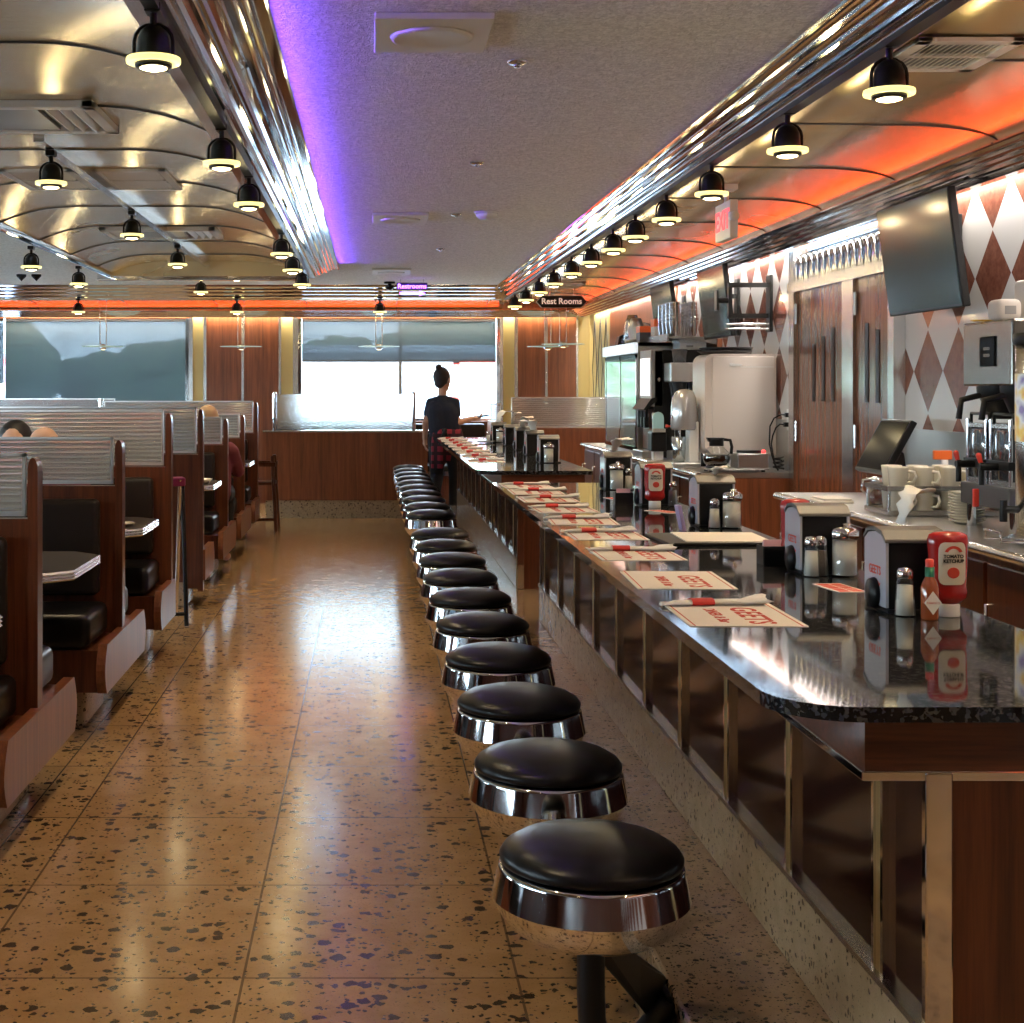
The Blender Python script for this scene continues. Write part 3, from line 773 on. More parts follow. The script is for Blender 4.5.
def crumple(x,y,z,lb,sx=.05,sy=.035,h=.07,seed=1,rz=0):
    rnd=random.Random(seed); mb=MB(); n=9; vs=[];fs=[]
    for i in range(n):
        for j in range(4):
            u=i/(n-1); w=(1-.55*u) ; v=(j/3-.5)*2
            vs.append((v*sy*(.55+.6*u)+.012*rnd.uniform(-1,1)*(u>.1), -sx*1.4*u**1.6*(1)+.004*rnd.uniform(-1,1), h*math.sin(PI*.62*u)+.006*abs(v)+.004*rnd.uniform(-1,1)*(u>.05)))
    for i in range(n-1):
        for j in range(3): fs.append((i*4+j,i*4+j+1,(i+1)*4+j+1,(i+1)*4+j))
    mb.add(vs,fs,0,True)
    o=mb.build('paper_napkin',M['napkin'],loc=(x,y,z),rot=(0,0,rz)); o.modifiers.new('s','SOLIDIFY').thickness=.0015
    tag(o,lb,'napkin','napkins sticking out of dispensers')
LID=TOP+.179
crumple(1.16,3.17,LID-.003,'white paper napkin sticking up from the nearest napkin dispenser',.05,.03,.075,3,1.9)
crumple(1.165,6.93,LID-.003,'white paper napkin crumpled on the last dispenser of the near counter',.05,.04,.06,5,.6)
crumple(1.19,5.02,LID-.003,'tip of white napkin on the third napkin dispenser',.03,.02,.025,6,.6)
crumple(1.175,10.45,LID-.003,'crumpled white napkin on the second dispenser of the far counter',.08,.05,.07,7,-.6)
crumple(1.185,11.3,LID-.003,'crumpled white napkin on the third dispenser of the far counter',.07,.04,.08,8,.4)
crumple(1.185,12.2,LID-.003,'crumpled white napkin on the fourth dispenser of the far counter',.06,.03,.10,9,.9)
crumple(1.14,12.95,LID-.003,'long white napkin on the last dispenser of the far counter',.09,.05,.10,10,2.2)
# table cards and check tray
def card(x,y,lb,rz=0):
    t=thing('drinks_card',lb,'card',(x,y,TOP),rz,'printed cards on the near counter')
    B(-.035,.035,-.075,.075,.0003,.0015).build('card',M['paper'],t)
    q=MB()
    for i in range(5): q.box(-.030,-.002,-.068+.028*i,-.046+.028*i,.0015,.0019); q.box(.002,.030,-.068+.028*i,-.046+.028*i,.0015,.0019)
    q.build('red_print',M['redink'],t)
card(1.115,3.45,'red and white printed card in front of the second napkin dispenser',.12)
card(1.13,5.60,'red printed card in front of the farther ketchup bottle',.5)
card(1.06,6.25,'red printed card left of the last near dispenser',.2)
t=thing('check_tray','black check presenter tray with a white paper on it','tray',(1.06,4.53,TOP),.05)
B(-.17,.17,-.16,.16,0,.010).build('tray',M['black'],t,bevel=.003)
B(-.10,.16,-.14,.14,.010,.013).build('paper',M['paper'],t,rot=(0,0,-.08))
o=B(-.006,.006,-.03,.03,0,.085).build('phone',M['dark'],loc=(1.045,4.86,TOP+.001),rot=(0,-.2,0)); tag(o,'small lilac card standing left of the third napkin dispenser','card')
o.name='standing_card'; o.data.materials[0]=mat('lilac_card',(.35,.28,.5),.5)
t=thing('plate','small white plate on the far counter between placemats and dispensers','plate',(1.0,12.75,TOP))
MB().lathe([(0,.004),(.05,.004),(.09,.016),(.092,.018),(.05,.008),(0,.008)],32).build('dish',M['white_g'],t)
# ------------------------------------------------------------------ booths on the left
BX=-1.045; BL=1.42
def reeded(x0,x1,z0,z1,amp=.0045,pitch=.0215):
    n=max(2,round((z1-z0)/pitch)); pts=[]
    for i in range(n*6+1):
        z=z0+(z1-z0)*i/(n*6); ph=(i%6)/6
        pts.append((-.004-amp*2*math.sin(PI*ph),z))
    return MB().prism(pts+[(.003,z1),(.003,z0)],'x',x0,x1)
def glass_div(parent,x0,x1,z0,z1):
    g=reeded(x0+.01,x1-.01,z0+.01,z1-.008).build('reeded_glass',M['reeded_d'],parent)
    MB().box(x0,x1,-.012,.012,z0-.006,z0+.010).box(x0,x1,-.010,.010,z1-.010,z1).box(x1-.010,x1,-.010,.010,z0,z1).box(x0,x0+.01,-.010,.010,z0,z1).build('glass_frame',M['frame'],g)
def booth(y,near,far,tall,lb):
    t=thing('diner_booth',lb,'booth',(BX,y,0),0,'wooden booths along the left of the aisle')
    zt=1.25 if tall else 1.157
    B(-BL,-.03,-.028,.028,.12,.952).build('partition',M['wood'],t)
    pp=[(-.032,.10 if not near else .34),(.0,.10 if not near else .34),(.0,1.10)]+[(-.016+.016*math.cos(a),1.10+.045*math.sin(a)) for a in [PI*i/8 for i in range(1,8)]]+[(-.032,1.10)]
    pz=.09 if tall else 0
    pp=[(x,z+(pz if z>1 else 0)) for x,z in pp]
    MB().prism(pp,'y',-.034,.034).build('end_post',M['wood'],t,bevel=.006)
    glass_div(t,-BL,-.045,.965,zt)
    MB().cyl((-BL-.03,0,0),(-BL-.03,0,zt+.0),.02).cyl((-BL-.03,0,zt),(-BL-.03,0,zt+.02),.026).build('chrome_post',M['chrome'],t)
    y0=-.46 if near else -.03; y1=.46 if far else .03
    def S(y0,y1):
        # end board: concave ends like a sleigh
        L=[];R=[]
        for i in range(9):
            a=i/8; z=.17+.19*a; c=.045*math.sin(PI*a*.95+.2)
            L.append((y0-c if near else y0,z)); R.append((y1+c if far else y1,z))
        return L[::-1]+R
    if near or far:
        MB().prism(S(y0,y1),'x',-.022,.014).build('base_board',M['wood_lt'],t,bevel=.004)
        B(-BL,-.022,y0+.01,y1-.01,.17,.335).build('seat_box',M['wood'],t)
        B(-BL,-.10,max(y0,-.30),min(y1,.30),0,.17).build('kick_base',M['kick'],t,bevel=.02,seg=3)
    for s,on in((-1,near),(1,far)):
        if not on: continue
        a,b=sorted((s*.05,s*.47))
        B(-BL,-.055,a,b,.34,.475).build('seat_cushion',M['vinyl'],t,bevel=.035,seg=4)
        a,b=sorted((s*.029,s*.10))
        B(-BL,-.09,a,b,.50,.90).build('backrest',M['vinyl_b'],t,bevel=.025,seg=4)
    return t
booth(3.05,True,True,False,'wooden booth closest to the camera at the left edge')
booth(4.58,True,True,False,'wooden booth with low glass top, at the front left of the aisle')
booth(6.13,True,True,False,'wooden booth with dark back, just before the seated light-haired diner')
booth(7.62,True,False,True,'tall glass topped booth end just in front of the folding tray stand')
booth(9.05,False,True,True,'tall wooden booth end just behind the folding tray stand')
booth(10.6,True,True,False,'low glass topped booth before the brown-haired diner')
booth(12.0,True,True,False,'second booth from the back wall partition, low glass top')
booth(13.4,True,False,True,'farthest booth with a wide tall reeded glass top')
def booth_table(y,lb):
    t=thing('booth_table',lb,'table',(BX,y,0),0,'booth tables')
    c=.12
    p=[(-BL+.02,-.36),(-.12,-.36),(.0,-.24),(.0,.24),(-.12,.36),(-BL+.02,.36)]
    MB().prism(p,'z',.703,.722).build('table_top',M['table'],t)
    e=MB()
    q=p[1:5]; q=[p[0]]+q+[p[5]]
    for i in range(5):
        q2=[(a,b) for a,b in(q[i],q[i+1])]
        d=Vector((q2[1][0]-q2[0][0],q2[1][1]-q2[0][1],0)).normalized(); nn=Vector((d.y,-d.x,0))
        for k in range(3):
            z0=.688+.0115*k
            a=Vector((*q2[0],0));b=Vector((*q2[1],0))
            e.add([a+Vector((0,0,z0)),b+Vector((0,0,z0)),b+nn*.006+Vector((0,0,z0+.005)),a+nn*.006+Vector((0,0,z0+.005)),a+Vector((0,0,z0+.0115)),b+Vector((0,0,z0+.0115))],[(0,1,2,3),(3,2,5,4)])
    e.build('ribbed_edge',M['ribedge'],t)
    MB().cyl((-.62,0,.02),(-.62,0,.703),.04).lathe([(.26,.0),(.26,.012),(.06,.03),(0,.03)],28,(-.62,0,0)).build('pedestal',M['blackm'],t)
    return t
M['table']=mat('dark_table_laminate',(.03,.022,.020),.4,spec=.25)
M['ribedge']=mat('ribbed_aluminium',(.78,.76,.70),.25,1)
TB=[(3.85,'booth table beside the booth closest to the camera'),(5.34,'booth table with ribbed metal edge, front of the row'),(6.87,'booth table with a white plate on it'),(9.85,'booth table past the folding tray stand'),(11.3,'booth table by the brown-haired diner'),(12.7,'farthest booth table in the row')]
for y,lb in TB: booth_table(y,lb)
t=thing('plate','white plate with crumpled food on the third booth table','plate',(BX-.14,6.75,.722),0)
MB().lathe([(0,.004),(.05,.004),(.085,.014),(.087,.016),(.05,.008),(0,.008)],28).build('dish',M['white_g'],t)
MB().ball((0,0,.02),(.035,.03,.018),10,8).build('leftovers',M['napkin'],t)
t=thing('basket','small white bowl on the booth table past the tray stand','bowl',(BX-.1,9.75,.722))
MB().lathe([(0,.0),(.05,.0),(.08,.035),(.077,.035),(.048,.005),(0,.005)],24).build('bowl',M['white_g'],t); t.name='bowl'
# folding tray stand
t=thing('tray_stand','folding tray stand with chrome legs and magenta straps between two booths','tray stand',(-1.10,8.40,0),.25)
for s in(-1,1):
    MB().cyl((.0+.012*s,-.16*s,.01),(-.0+.012*s,.05*s,.84),.013).build('leg',M['chrome'] if s<0 else M['blackm'],t)
    MB().cyl((-.30+.012*s,-.16*s,.01),(-.30+.012*s,.05*s,.84),.013).build('leg',M['blackm'],t)
MB().cyl((0,.16,.08),(-.30,.16,.08),.011).cyl((0,-.15,.08),(-.30,-.15,.08),.011).build('cross_bar',M['blackm'],t)
B(-.30,.02,-.06,.06,.80,.85).build('strap',mat('magenta_strap',(.22,.012,.07),.7),t,bevel=.01)
# wooden high chair at the end of the row
t=thing('high_chair','dark wooden high chair past the end of the booth row','high chair',(-1.08,14.0,0))
for a in(-.16,.16):
    for b in(-.18,.18): MB().cyl((a*1.1,b*1.1,0),(a*.85,b*.85,.72),.018).build('leg',M['wood'],t)
B(-.16,.16,-.17,.17,.44,.47).build('seat',M['wood'],t,bevel=.006)
B(-.17,-.14,-.17,.17,.50,.78).build('backrest',M['wood'],t,bevel=.006)
MB().box(-.16,.17,-.19,-.165,.62,.66).box(-.16,.17,.165,.19,.62,.66).build('arm_rails',M['wood'],t)
B(-.18,.18,-.2,-.17,.1,.13).build('foot_rail',M['wood'],t)
# partitions at the back
t=thing('divider','long wooden divider across the aisle with frosted glass pane on top','divider',(-.27,15.3,0))
B(-.865,.865,-.05,.05,.19,.905).build('wood_front',M['wood_lt'],t)
B(-.84,.9,-.03,.05,0,.19).build('terrazzo_base',M['kick'],t)
B(-.87,.98,-.06,.06,.905,.925).build('metal_cap',M['chrome_r'],t)
B(-.72,.70,-.006,.006,.935,1.305).build('frosted_pane',M['frost'],t)
for a in(-.75,.72): MB().cyl((a,0,.925),(a,0,1.30),.022).ball((a,0,1.31),.024).build('chrome_post',M['chrome'],t)
def back_div(x0,x1,y,lb,zt=1.265,zb=.955):
    t=thing('divider',lb,'divider',((x0+x1)/2,y,0)); h=(x1-x0)/2
    B(-h,h,-.04,.04,.0,zb).build('wood_front',M['wood_lt'],t)
    glass_div(t,-h,h,zb+.01,zt)
back_div(1.47,2.5,15.2,'wooden divider with reeded glass beside the far counter',1.275,.95)
back_div(-4.5,-2.7,15.3,'wooden divider with reeded glass at the back left behind the booths',1.26)
t=thing('divider','narrow reeded glass divider end by the middle window','divider',(1.40,16.3,0))
B(-.06,.06,-.4,.4,0,1.0).build('wood_front',M['wood_lt'],t); glass_div(t,-.06,.06,1.01,1.2)
# long black window bench
t=thing('window_bench','long black padded bench under the middle window','bench',(.33,16.75,0))
B(-1.45,1.0,-.35,.33,.0,.40).build('bench_box',M['wood'],t)
B(-1.45,1.0,-.40,.12,.40,.50).build('seat_cushion',M['vinyl'],t,bevel=.03,seg=3)
B(-1.45,1.0,.14,.30,.50,.955).build('backrest',M['vinyl_b'],t,bevel=.03,seg=3)
B(-1.45,1.0,-.41,-.395,.38,.43).build('chrome_edge',M['chrome'],t)
struct(B(-.90,1.56,17.05,17.2,.955,.98).build('trim_50',M['wood_lt']))

# ------------------------------------------------------------------ people
def body_mesh(mb,name,m,vox=.009,parent=None,sm=2):
    me=mb.mesh(name,m); o=bpy.data.objects.new(name,me); COL.objects.link(o)
    r=o.modifiers.new('r','REMESH'); r.mode='VOXEL'; r.voxel_size=vox; r.use_smooth_shade=True
    s=o.modifiers.new('s','SMOOTH'); s.factor=.5; s.iterations=sm
    dg=bpy.context.evaluated_depsgraph_get(); n=bpy.data.meshes.new_from_object(o.evaluated_get(dg))
    o.modifiers.clear(); o.data=n; bpy.data.meshes.remove(me)
    n.materials.clear(); n.materials.append(m)
    for p in n.polygons: p.use_smooth=True; p.material_index=0
    if parent: o.parent=parent
    return o
def rotz(a): return Matrix.Rotation(a,4,'Z')
def add_head(mb,c,face,sc=1.0):
    # c: head centre; face: heading angle of the nose (0 = +x)
    R=Matrix.Translation(c)@rotz(face)@Matrix.Scale(sc,4)
    h=MB()
    h.ball((-.008,0,.02),(.094,.076,.10)); h.ball((.022,0,-.045),(.062,.056,.068)); h.ball((.05,0,-.09),(.03,.034,.026))
    h.ball((.094,0,-.022),(.018,.014,.026)); h.ball((.079,0,-.058),(.014,.026,.010))
    h.ball((.072,.03,.012),(.016,.018,.010)); h.ball((.072,-.03,.012),(.016,.018,.010))
    for s in(-1,1): h.ball((-.005,s*.077,-.012),(.022,.012,.032))
    h.xf(R); mb.add(h.v,h.f,0,True)
def eyes(parent,c,face,sc=1.0):
    R=Matrix.Translation(c)@rotz(face)@Matrix.Scale(sc,4)
    for s in(-1,1):
        MB().ball((.077,s*.031,-.003),(.010,.013,.009),10,8).xf(R).build('eye',M['white'],parent)
def hand(mb,wrist,fwd,palm_n,sc=1.0,curl=.5):
    # five separate fingers; fwd = direction of the fingers, palm_n = palm normal
    f=Vector(fwd).normalized(); n=Vector(palm_n); n=(n-f*n.dot(f)).normalized(); s=f.cross(n); w=Vector(wrist)
    mb.capsule(w,w+f*.05*sc,.020*sc,.026*sc); 
    for k,(o,L) in enumerate([(-.027,.066),(-.009,.076),(.009,.072),(.027,.056)]):
        a=w+f*.07*sc+s*o*sc; mb.capsule(w+f*.03*sc+s*o*.7*sc,a,.013*sc,.0105*sc)
        b=a+(f*math.cos(curl*.6)+n*math.sin(curl*.6))*L*.5*sc; c=b+(f*math.cos(curl*1.6)+n*math.sin(curl*1.6))*L*.5*sc
        mb.capsule(a,b,.0095*sc,.009*sc); mb.capsule(b,c,.009*sc,.0075*sc)
    a=w+f*.018*sc-s*.022*sc; b=a+(f*.6-s*.7+n*.35).normalized()*.04*sc; c=b+(f*.9-s*.1+n*.4).normalized()*.032*sc
    mb.capsule(a,b,.012*sc,.010*sc); mb.capsule(b,c,.010*sc,.008*sc)
def server():
    # stands past the far counter, seen from behind, turned towards the right
    X,Y=.76,14.75
    t=thing('person','standing server seen from behind, hair bun, dark polo shirt, red plaid apron, holding tablet','person',(X,Y,0))
    V=Vector
    pel=V((0,0,.86)); ch=V((-.03,-.02,1.12)); nk=V((-.035,0,1.31)); hd=V((-.03,.02,1.455))
    face=.95   # nose heading: to the right and away
    shL=V((-.152,.02,1.222)); shR=V((.095,-.02,1.222)); elL=V((-.205,-.02,1.02)); wrL=V((-.21,.08,.85))
    elR=V((.115,-.05,1.02)); wrR=V((.27,.06,1.06))
    hipL=V((-.085,.02,.83)); hipR=V((.08,-.02,.83)); knL=V((-.09,.03,.47)); anL=V((-.14,-.22,.22)); knR=V((.10,.0,.46)); anR=V((.09,-.03,.08))
    mb=MB()
    for a,b,r0,r1 in [(pel,ch,.115,.118)]:
        mb.capsule(a+V((-.045,0,0)),b+V((-.055,0,0)),.105,.10); mb.capsule(a+V((.045,0,0)),b+V((.055,0,0)),.105,.10)
    mb.capsule(ch+V((-.07,0,.02)),ch+V((-.09,0,.05)),.070,.045); mb.capsule(ch+V((.06,0,.02)),ch+V((.07,0,.05)),.070,.045)
    mb.capsule(shL,shR,.034,.034); mb.capsule(ch,nk-V((0,0,.04)),.08,.045); mb.capsule(nk-V((0,0,.06)),nk,.046,.045); mb.capsule(nk-V((0,0,.03)),hd-V((0,0,.05)),.046,.044)
    for s,e,w in((shL,elL,wrL),(shR,elR,wrR)):
        mb.capsule(s,e,.037,.033); mb.capsule(e,w,.036,.024)
    for h,k,a in((hipL,knL,anL),(hipR,knR,anR)):
        mb.capsule(h,k,.088,.056); mb.capsule(k,k*.7+a*.3,.054,.052); mb.capsule(k*.7+a*.3,a,.052,.034)
    # feet
    mb.capsule(anR+V((0,0,-.03)),anR+V((.05,.14,-.055)),.034,.026); mb.capsule(anL+V((0,0,-.02)),anL+V((.0,.07,-.13)),.034,.026)
    add_head(mb,hd,face,1.04)
    hand(mb,wrL,(0,.12,-1),(1,0,0),.95,.5); hand(mb,wrR,(.95,.35,0),(0,0,1),.95,.7)
    body_mesh(mb,'body',M['skin'],.0065,t,2)
    eyes(t,hd,face,.98)
    # hair with bun
    h=MB(); R=Matrix.Translation(hd)@rotz(face)
    q=MB(); q.ball((-.022,0,.030),(.098,.086,.104)); q.ball((-.06,0,-.03),(.045,.06,.06)); q.ball((-.075,0,.125),(.035,.035,.036)); q.ball((-.06,0,.10),(.03,.03,.03)); q.xf(R)
    body_mesh(q,'hair',M['hair_d'],.007,t,2)
    # polo shirt
    q=MB()
    q.capsule(pel+V((-.048,0,.03)),ch+V((-.055,0,0)),.116,.112); q.capsule(pel+V((.048,0,.03)),ch+V((.055,0,0)),.116,.112)
    q.capsule(ch+V((-.07,0,.02)),ch+V((-.09,0,.06)),.088,.062); q.capsule(ch+V((.06,0,.02)),ch+V((.07,0,.06)),.088,.062)
    q.capsule(shL,nk+V((0,0,-.055)),.046,.05); q.capsule(shR,nk+V((0,0,-.055)),.046,.05)
    q.capsule(shL,shR,.046,.046); q.capsule(ch,nk+V((0,0,-.05)),.10,.058); q.capsule(nk-V((0,0,.07)),nk-V((0,0,.035)),.056,.050)
    q.capsule(shL,shL*.45+elL*.55,.049,.048); q.capsule(shR,shR*.45+elR*.55,.049,.048)
    body_mesh(q,'polo_shirt',M['navy'],.008,t,2)
    q=MB()
    q.capsule(pel+V((-.045,0,.05)),hipL,.113,.10); q.capsule(pel+V((.045,0,.05)),hipR,.113,.10)
    for hh,k,a in((hipL,knL,anL),(hipR,knR,anR)):
        q.capsule(hh,k,.100,.070); q.capsule(k,k*.3+a*.7+V((0,0,.0)),.070,.062); q.capsule(k*.3+a*.7,a+V((0,0,.01)),.062,.056)
    body_mesh(q,'trousers',M['trouser'],.008,t,2)
    q=MB()
    q.capsule(anR+V((0,-.02,-.045)),anR+V((.05,.14,-.05)),.040,.032); q.capsule(anL+V((0,-.0,-.03)),anL+V((.0,.07,-.13)),.042,.032)
    body_mesh(q,'shoes',M['black'],.007,t,2)
    # waist apron, open at the back left
    a=MB(); vs=[];fs=[]; n=22
    for i in range(n+1):
        an=-2.55+4.2*i/n     # wraps round the waist
        for j,(z,r) in enumerate([(.955,.150),(.90,.160),(.84,.168),(.78 if i>6 else .62,.172)]):
            rr=r+.006*math.sin(i*2.2)*j
            vs.append((rr*1.08*math.cos(an),rr*.86*math.sin(an),z-.02*(i<5)*j))
    for i in range(n):
        for j in range(3): fs.append((i*4+j,(i+1)*4+j,(i+1)*4+j+1,i*4+j+1))
    a.add(vs,fs,0,True)
    ao=a.build('apron',M['plaid'],t); ao.modifiers.new('s','SOLIDIFY').thickness=.006
    k=MB(); k.ball((-.02,-.16,.945),(.03,.022,.022)); k.capsule((-.02,-.165,.93),(-.07,-.17,.80),.02,.012); k.capsule((-.02,-.165,.93),(.03,-.17,.83),.02,.012)
    body_mesh(k,'apron_knot',M['black'],.006,t,1)
    o=B(-.045,.075,-.05,.05,-.006,.006).build('tablet',M['black'],bevel=.004,loc=(X+.365,Y+.10,1.083),rot=(.05,-.12,.3))
    tag(o,'dark order tablet held in the right hand of the standing server','tablet')
server()
def seated(x,y,face,shirt,hair,lb,top=1.19,bald=False):
    t=thing('person',lb,'person',(x,y,0),face)
    V=Vector; mb=MB(); q=MB(); p=MB()
    hz=top-.125; dz=hz-.06-1.02   # slouch shift for the shoulders
    pel=V((0,0,.575)); ch=V((-.01,0,.80)); nk=V((.0,0,.965)); hd=V((.03,0,hz))
    mb.capsule(pel,ch,.12,.115)
    mb.capsule(ch,nk,.105,.05); mb.capsule(V((0,-.15,.90)),V((0,.15,.90)),.055,.055); mb.capsule(nk,hd,.05,.05)
    q.capsule(pel+V((0,-.05,0)),ch+V((0,-.06,0)),.128,.122); q.capsule(pel+V((0,.05,0)),ch+V((0,.06,0)),.128,.122)
    q.capsule(V((0,-.155,.895)),V((0,.155,.895)),.068,.068); q.capsule(ch,nk-V((0,0,.02)),.11,.062)
    for s in(-1,1):
        sh=V((0,s*.18,.885)); el=V((.10,s*.22,.735)); wr=V((.30,s*.12,.775))
        mb.capsule(sh,el,.046,.037); mb.capsule(el,wr,.037,.025); q.capsule(sh,el,.058,.05)
        hand(mb,wr,(1,-s*.3,-.05),(0,0,-1),.95,.5)
        hp=V((.03,s*.09,.56)); kn=V((.40,s*.10,.55)); an=V((.38,s*.10,.09))
        mb.capsule(hp,kn,.085,.06); mb.capsule(kn,an,.058,.036); mb.capsule(an-V((0,0,.04)),an+V((.15,0,-.055)),.034,.026)
        p.capsule(hp,kn,.095,.072); p.capsule(kn,an+V((0,0,.03)),.072,.055)
    add_head(mb,hd,0,1.0)
    body_mesh(mb,'body',M['skin'],.010,t,2); eyes(t,hd,0)
    body_mesh(q,'shirt',shirt,.011,t,2); body_mesh(p,'trousers',M['trouser'],.011,t,2)
    h=MB()
    if bald: h.ball((-.035,0,-.015),(.082,.083,.055)); h.ball((-.06,0,-.04),(.05,.062,.05))
    else: h.ball((-.020,0,.03),(.098,.085,.102)); h.ball((-.055,0,-.03),(.055,.072,.07))
    h.xf(Matrix.Translation(hd)); body_mesh(h,'hair',hair,.009,t,2)
    return t
seated(-1.47,6.50,PI/2,M['maroon'],M['hair_l'],'seated diner with bare light scalp seen from behind through reeded glass',1.195,True)
seated(-1.80,7.36,-PI/2,M['greyshirt'],M['hair_d'],'black-haired seated diner at the left edge',1.20)
seated(-1.235,10.97,PI/2,M['maroon'],M['hair_l'],'brown-haired diner seated deep in the booth row, back to camera',1.235)
# ------------------------------------------------------------------ back work counters
WT=.85
def workcounter(y0,y1,lb):
    t=thing('work_counter',lb,'counter',(2.0,y0,0)); L=y1-y0
    B(.03,.596,.02,L-.02,.1,.81).build('cabinet',M['wood_lt'],t)
    B(.06,.596,.03,L-.03,.0,.1).build('toe_kick',M['black'],t)
    B(.0,.596,.0,L,.818,.85).build('steel_top',M['steel'],t)
    MB().cyl((.0,.0,.834),(.0,L,.834),.018).build('front_edge',M['chrome_r'],t)
    n=max(2,round(L/.6))
    for k in range(n):
        a=.03+(L-.06)*k/n; b=.03+(L-.06)*(k+1)/n
        dr=B(.018,.032,a+.012,b-.012,.13,.79).build('door',M['wood'],t,bevel=.004)
        MB().tube([(.018,b-.06,.50),(-.005,b-.06,.50),(-.005,b-.06,.66),(.018,b-.06,.66)],.006,8).build('handle',M['chrome_r'],dr)
    B(.03,.596,-.0,.02,.1,.815).build('end_panel',M['wood_lt'],t)
    B(.03,.596,L-.02,L,.1,.815).build('end_panel',M['wood_lt'],t)
workcounter(1.2,7.15,'nearer steel topped work counter along the tiled wall')
workcounter(8.84,13.75,'far steel topped work counter past the kitchen doors')
# ---- glass-door display cooler
t=thing('display_cooler','glass-fronted chrome display cooler on the far work counter','cooler',(2.06,11.2,WT))
mb=MB().box(0,.5,0,.03,0,.87).box(0,.5,1.47,1.5,0,.87).box(0,.5,0,1.5,.84,.87).box(0,.5,0,1.5,0,.03).box(.47,.5,0,1.5,0,.87)
mb.build('cabinet',M['steel'],t)
for k in range(2): B(.04,.46,.04,1.46,.28+.28*k,.29+.28*k).build('shelf',M['chrome_r'],t)
for a,b in((.02,.75),(.75,1.48)):
    f=MB().box(-.012,.0,a,a+.03,.03,.78).box(-.012,.0,b-.03,b,.03,.78).box(-.012,.0,a,b,.03,.06).box(-.012,.0,a,b,.75,.78).build('door',M['chrome'],t)
    B(-.008,-.004,a+.03,b-.03,.06,.75).build('glass',M['coolglass'] if 'coolglass' in M else M['screen'],f)
B(-.03,.0,.0,1.5,.79,.87).build('light_box',M['whitelit'] if 'whitelit' in M else M['white'],t)
# ---- tall black drinks machine
t=thing('drinks_machine','tall black soda machine with lit menu panel right of the cooler','drinks machine',(2.09,10.72,WT))
B(.0,.42,0,.44,.0,.80).build('cabinet',M['black'],t,bevel=.01)
B(-.02,.07,.0,.44,.38,.80).build('grey_front',M['grey'],t,bevel=.006)
B(-.026,-.02,.04,.40,.46,.74).build('menu_panel',M['menu'],t)
MB().prism([(-.075,.36),(-.06,.35),(.03,.43),(.02,.45),(-.02,.44)],'y',-.01,.45).build('slanted_hood',M['black'],t)
B(-.004,.0,.02,.42,.06,.36).build('reflection_panel',M['wood'],t)  # brown panel standing in for a reflection below the menu
for k in range(3): MB().cyl((-.04,.10+.12*k,.30),(-.04,.10+.12*k,.37),.016).box(-.055,-.02,.085+.12*k,.115+.12*k,.22,.30).build('dispenser_nozzle',M['black'],t)
B(-.08,.0,.02,.42,.0,.05).build('drip_tray',M['steel'],t,bevel=.004)
MB().lathe([(0,-.004),(.014,-.004),(.014,.006),(0,.006)],12,(.04,-.004,.58),axis='y').build('lock',M['chrome_r'],t)
B(-.015,.05,-.012,-.002,.29,.335).build('notice',M['white'],t)
t=thing('card_reader','small black printer with pale blue arched lid before the soda machine','printer',(2.015,10.42,WT))
B(0,.11,0,.13,.06,.20).build('body',M['black'],t,bevel=.01)
B(.02,.09,.02,.11,0,.06).build('stand',M['white'],t)
MB().prism([(.02,.20),(.10,.20),(.10,.30)]+[(.06+.04*math.cos(a),.30+.045*math.sin(a)) for a in [PI*i/8 for i in range(1,8)]]+[(.02,.30)],'y',.05,.07).build('arched_lid',mat('pale_blue',(.35,.60,.66),.4),t)
B(.01,.10,-.01,.03,.20,.225).build('keypad',M['grey'],t)
# ---- steel coffee urn between the machines
t=thing('coffee_urn','steel coffee machine with black funnels and a red knob behind the beige cabinet','coffee machine',(2.17,10.41,WT))
B(0,.30,0,.24,.0,.06).build('base',M['steel'],t,bevel=.008)
B(.16,.30,0,.24,.06,.62).build('column',M['steel'],t,bevel=.008)
B(-.02,.30,0,.24,.56,.70).build('head',M['steel'],t,bevel=.01)
MB().lathe([(.03,.40),(.055,.56)],20,(.06,.06,0)).build('funnel',M['black'],t)
MB().lathe([(.03,.40),(.055,.56)],20,(.06,.18,0)).build('funnel',M['black'],t)
MB().cyl((.03,.05,.06),(.03,.05,.38),.010).build('sight_tube',M['glass'],t)
MB().ball((-.02,.12,.24),.014).cyl((-.02,.12,.24),(.16,.12,.24),.006).build('red_knob',M['red_b'],t)
# ---- silver milkshake mixer
t=thing('shake_mixer','silver-grey bullet-headed drink mixer standing before the beige cabinet','mixer',(2.035,9.42,WT))
B(-.09,.09,-.08,.08,.0,.035).build('base',M['steel'],t,bevel=.008)
B(.02,.085,-.06,.06,.03,.30).build('column',M['white'],t,bevel=.01)
MB().lathe([(0,.51),(.03,.508),(.06,.49),(.078,.45),(.086,.38),(.088,.26),(.082,.245),(0,.245)],28,(-.0,0,0)).build('motor_head',M['silver'],t)
for k in range(4): MB().ball((-.083+.006*k,-.02,.33+.04*k),(.008,.01,.010),10,6).build('button',M['chrome'],t)
MB().cyl((-.03,0,.245),(-.03,0,.09),.006).build('spindle',M['chrome'],t)
MB().lathe([(0,.036),(.036,.037),(.046,.20),(.043,.20),(.034,.04),(0,.04)],24,(-.035,0,0)).build('mixing_cup',M['bluecup'],t)
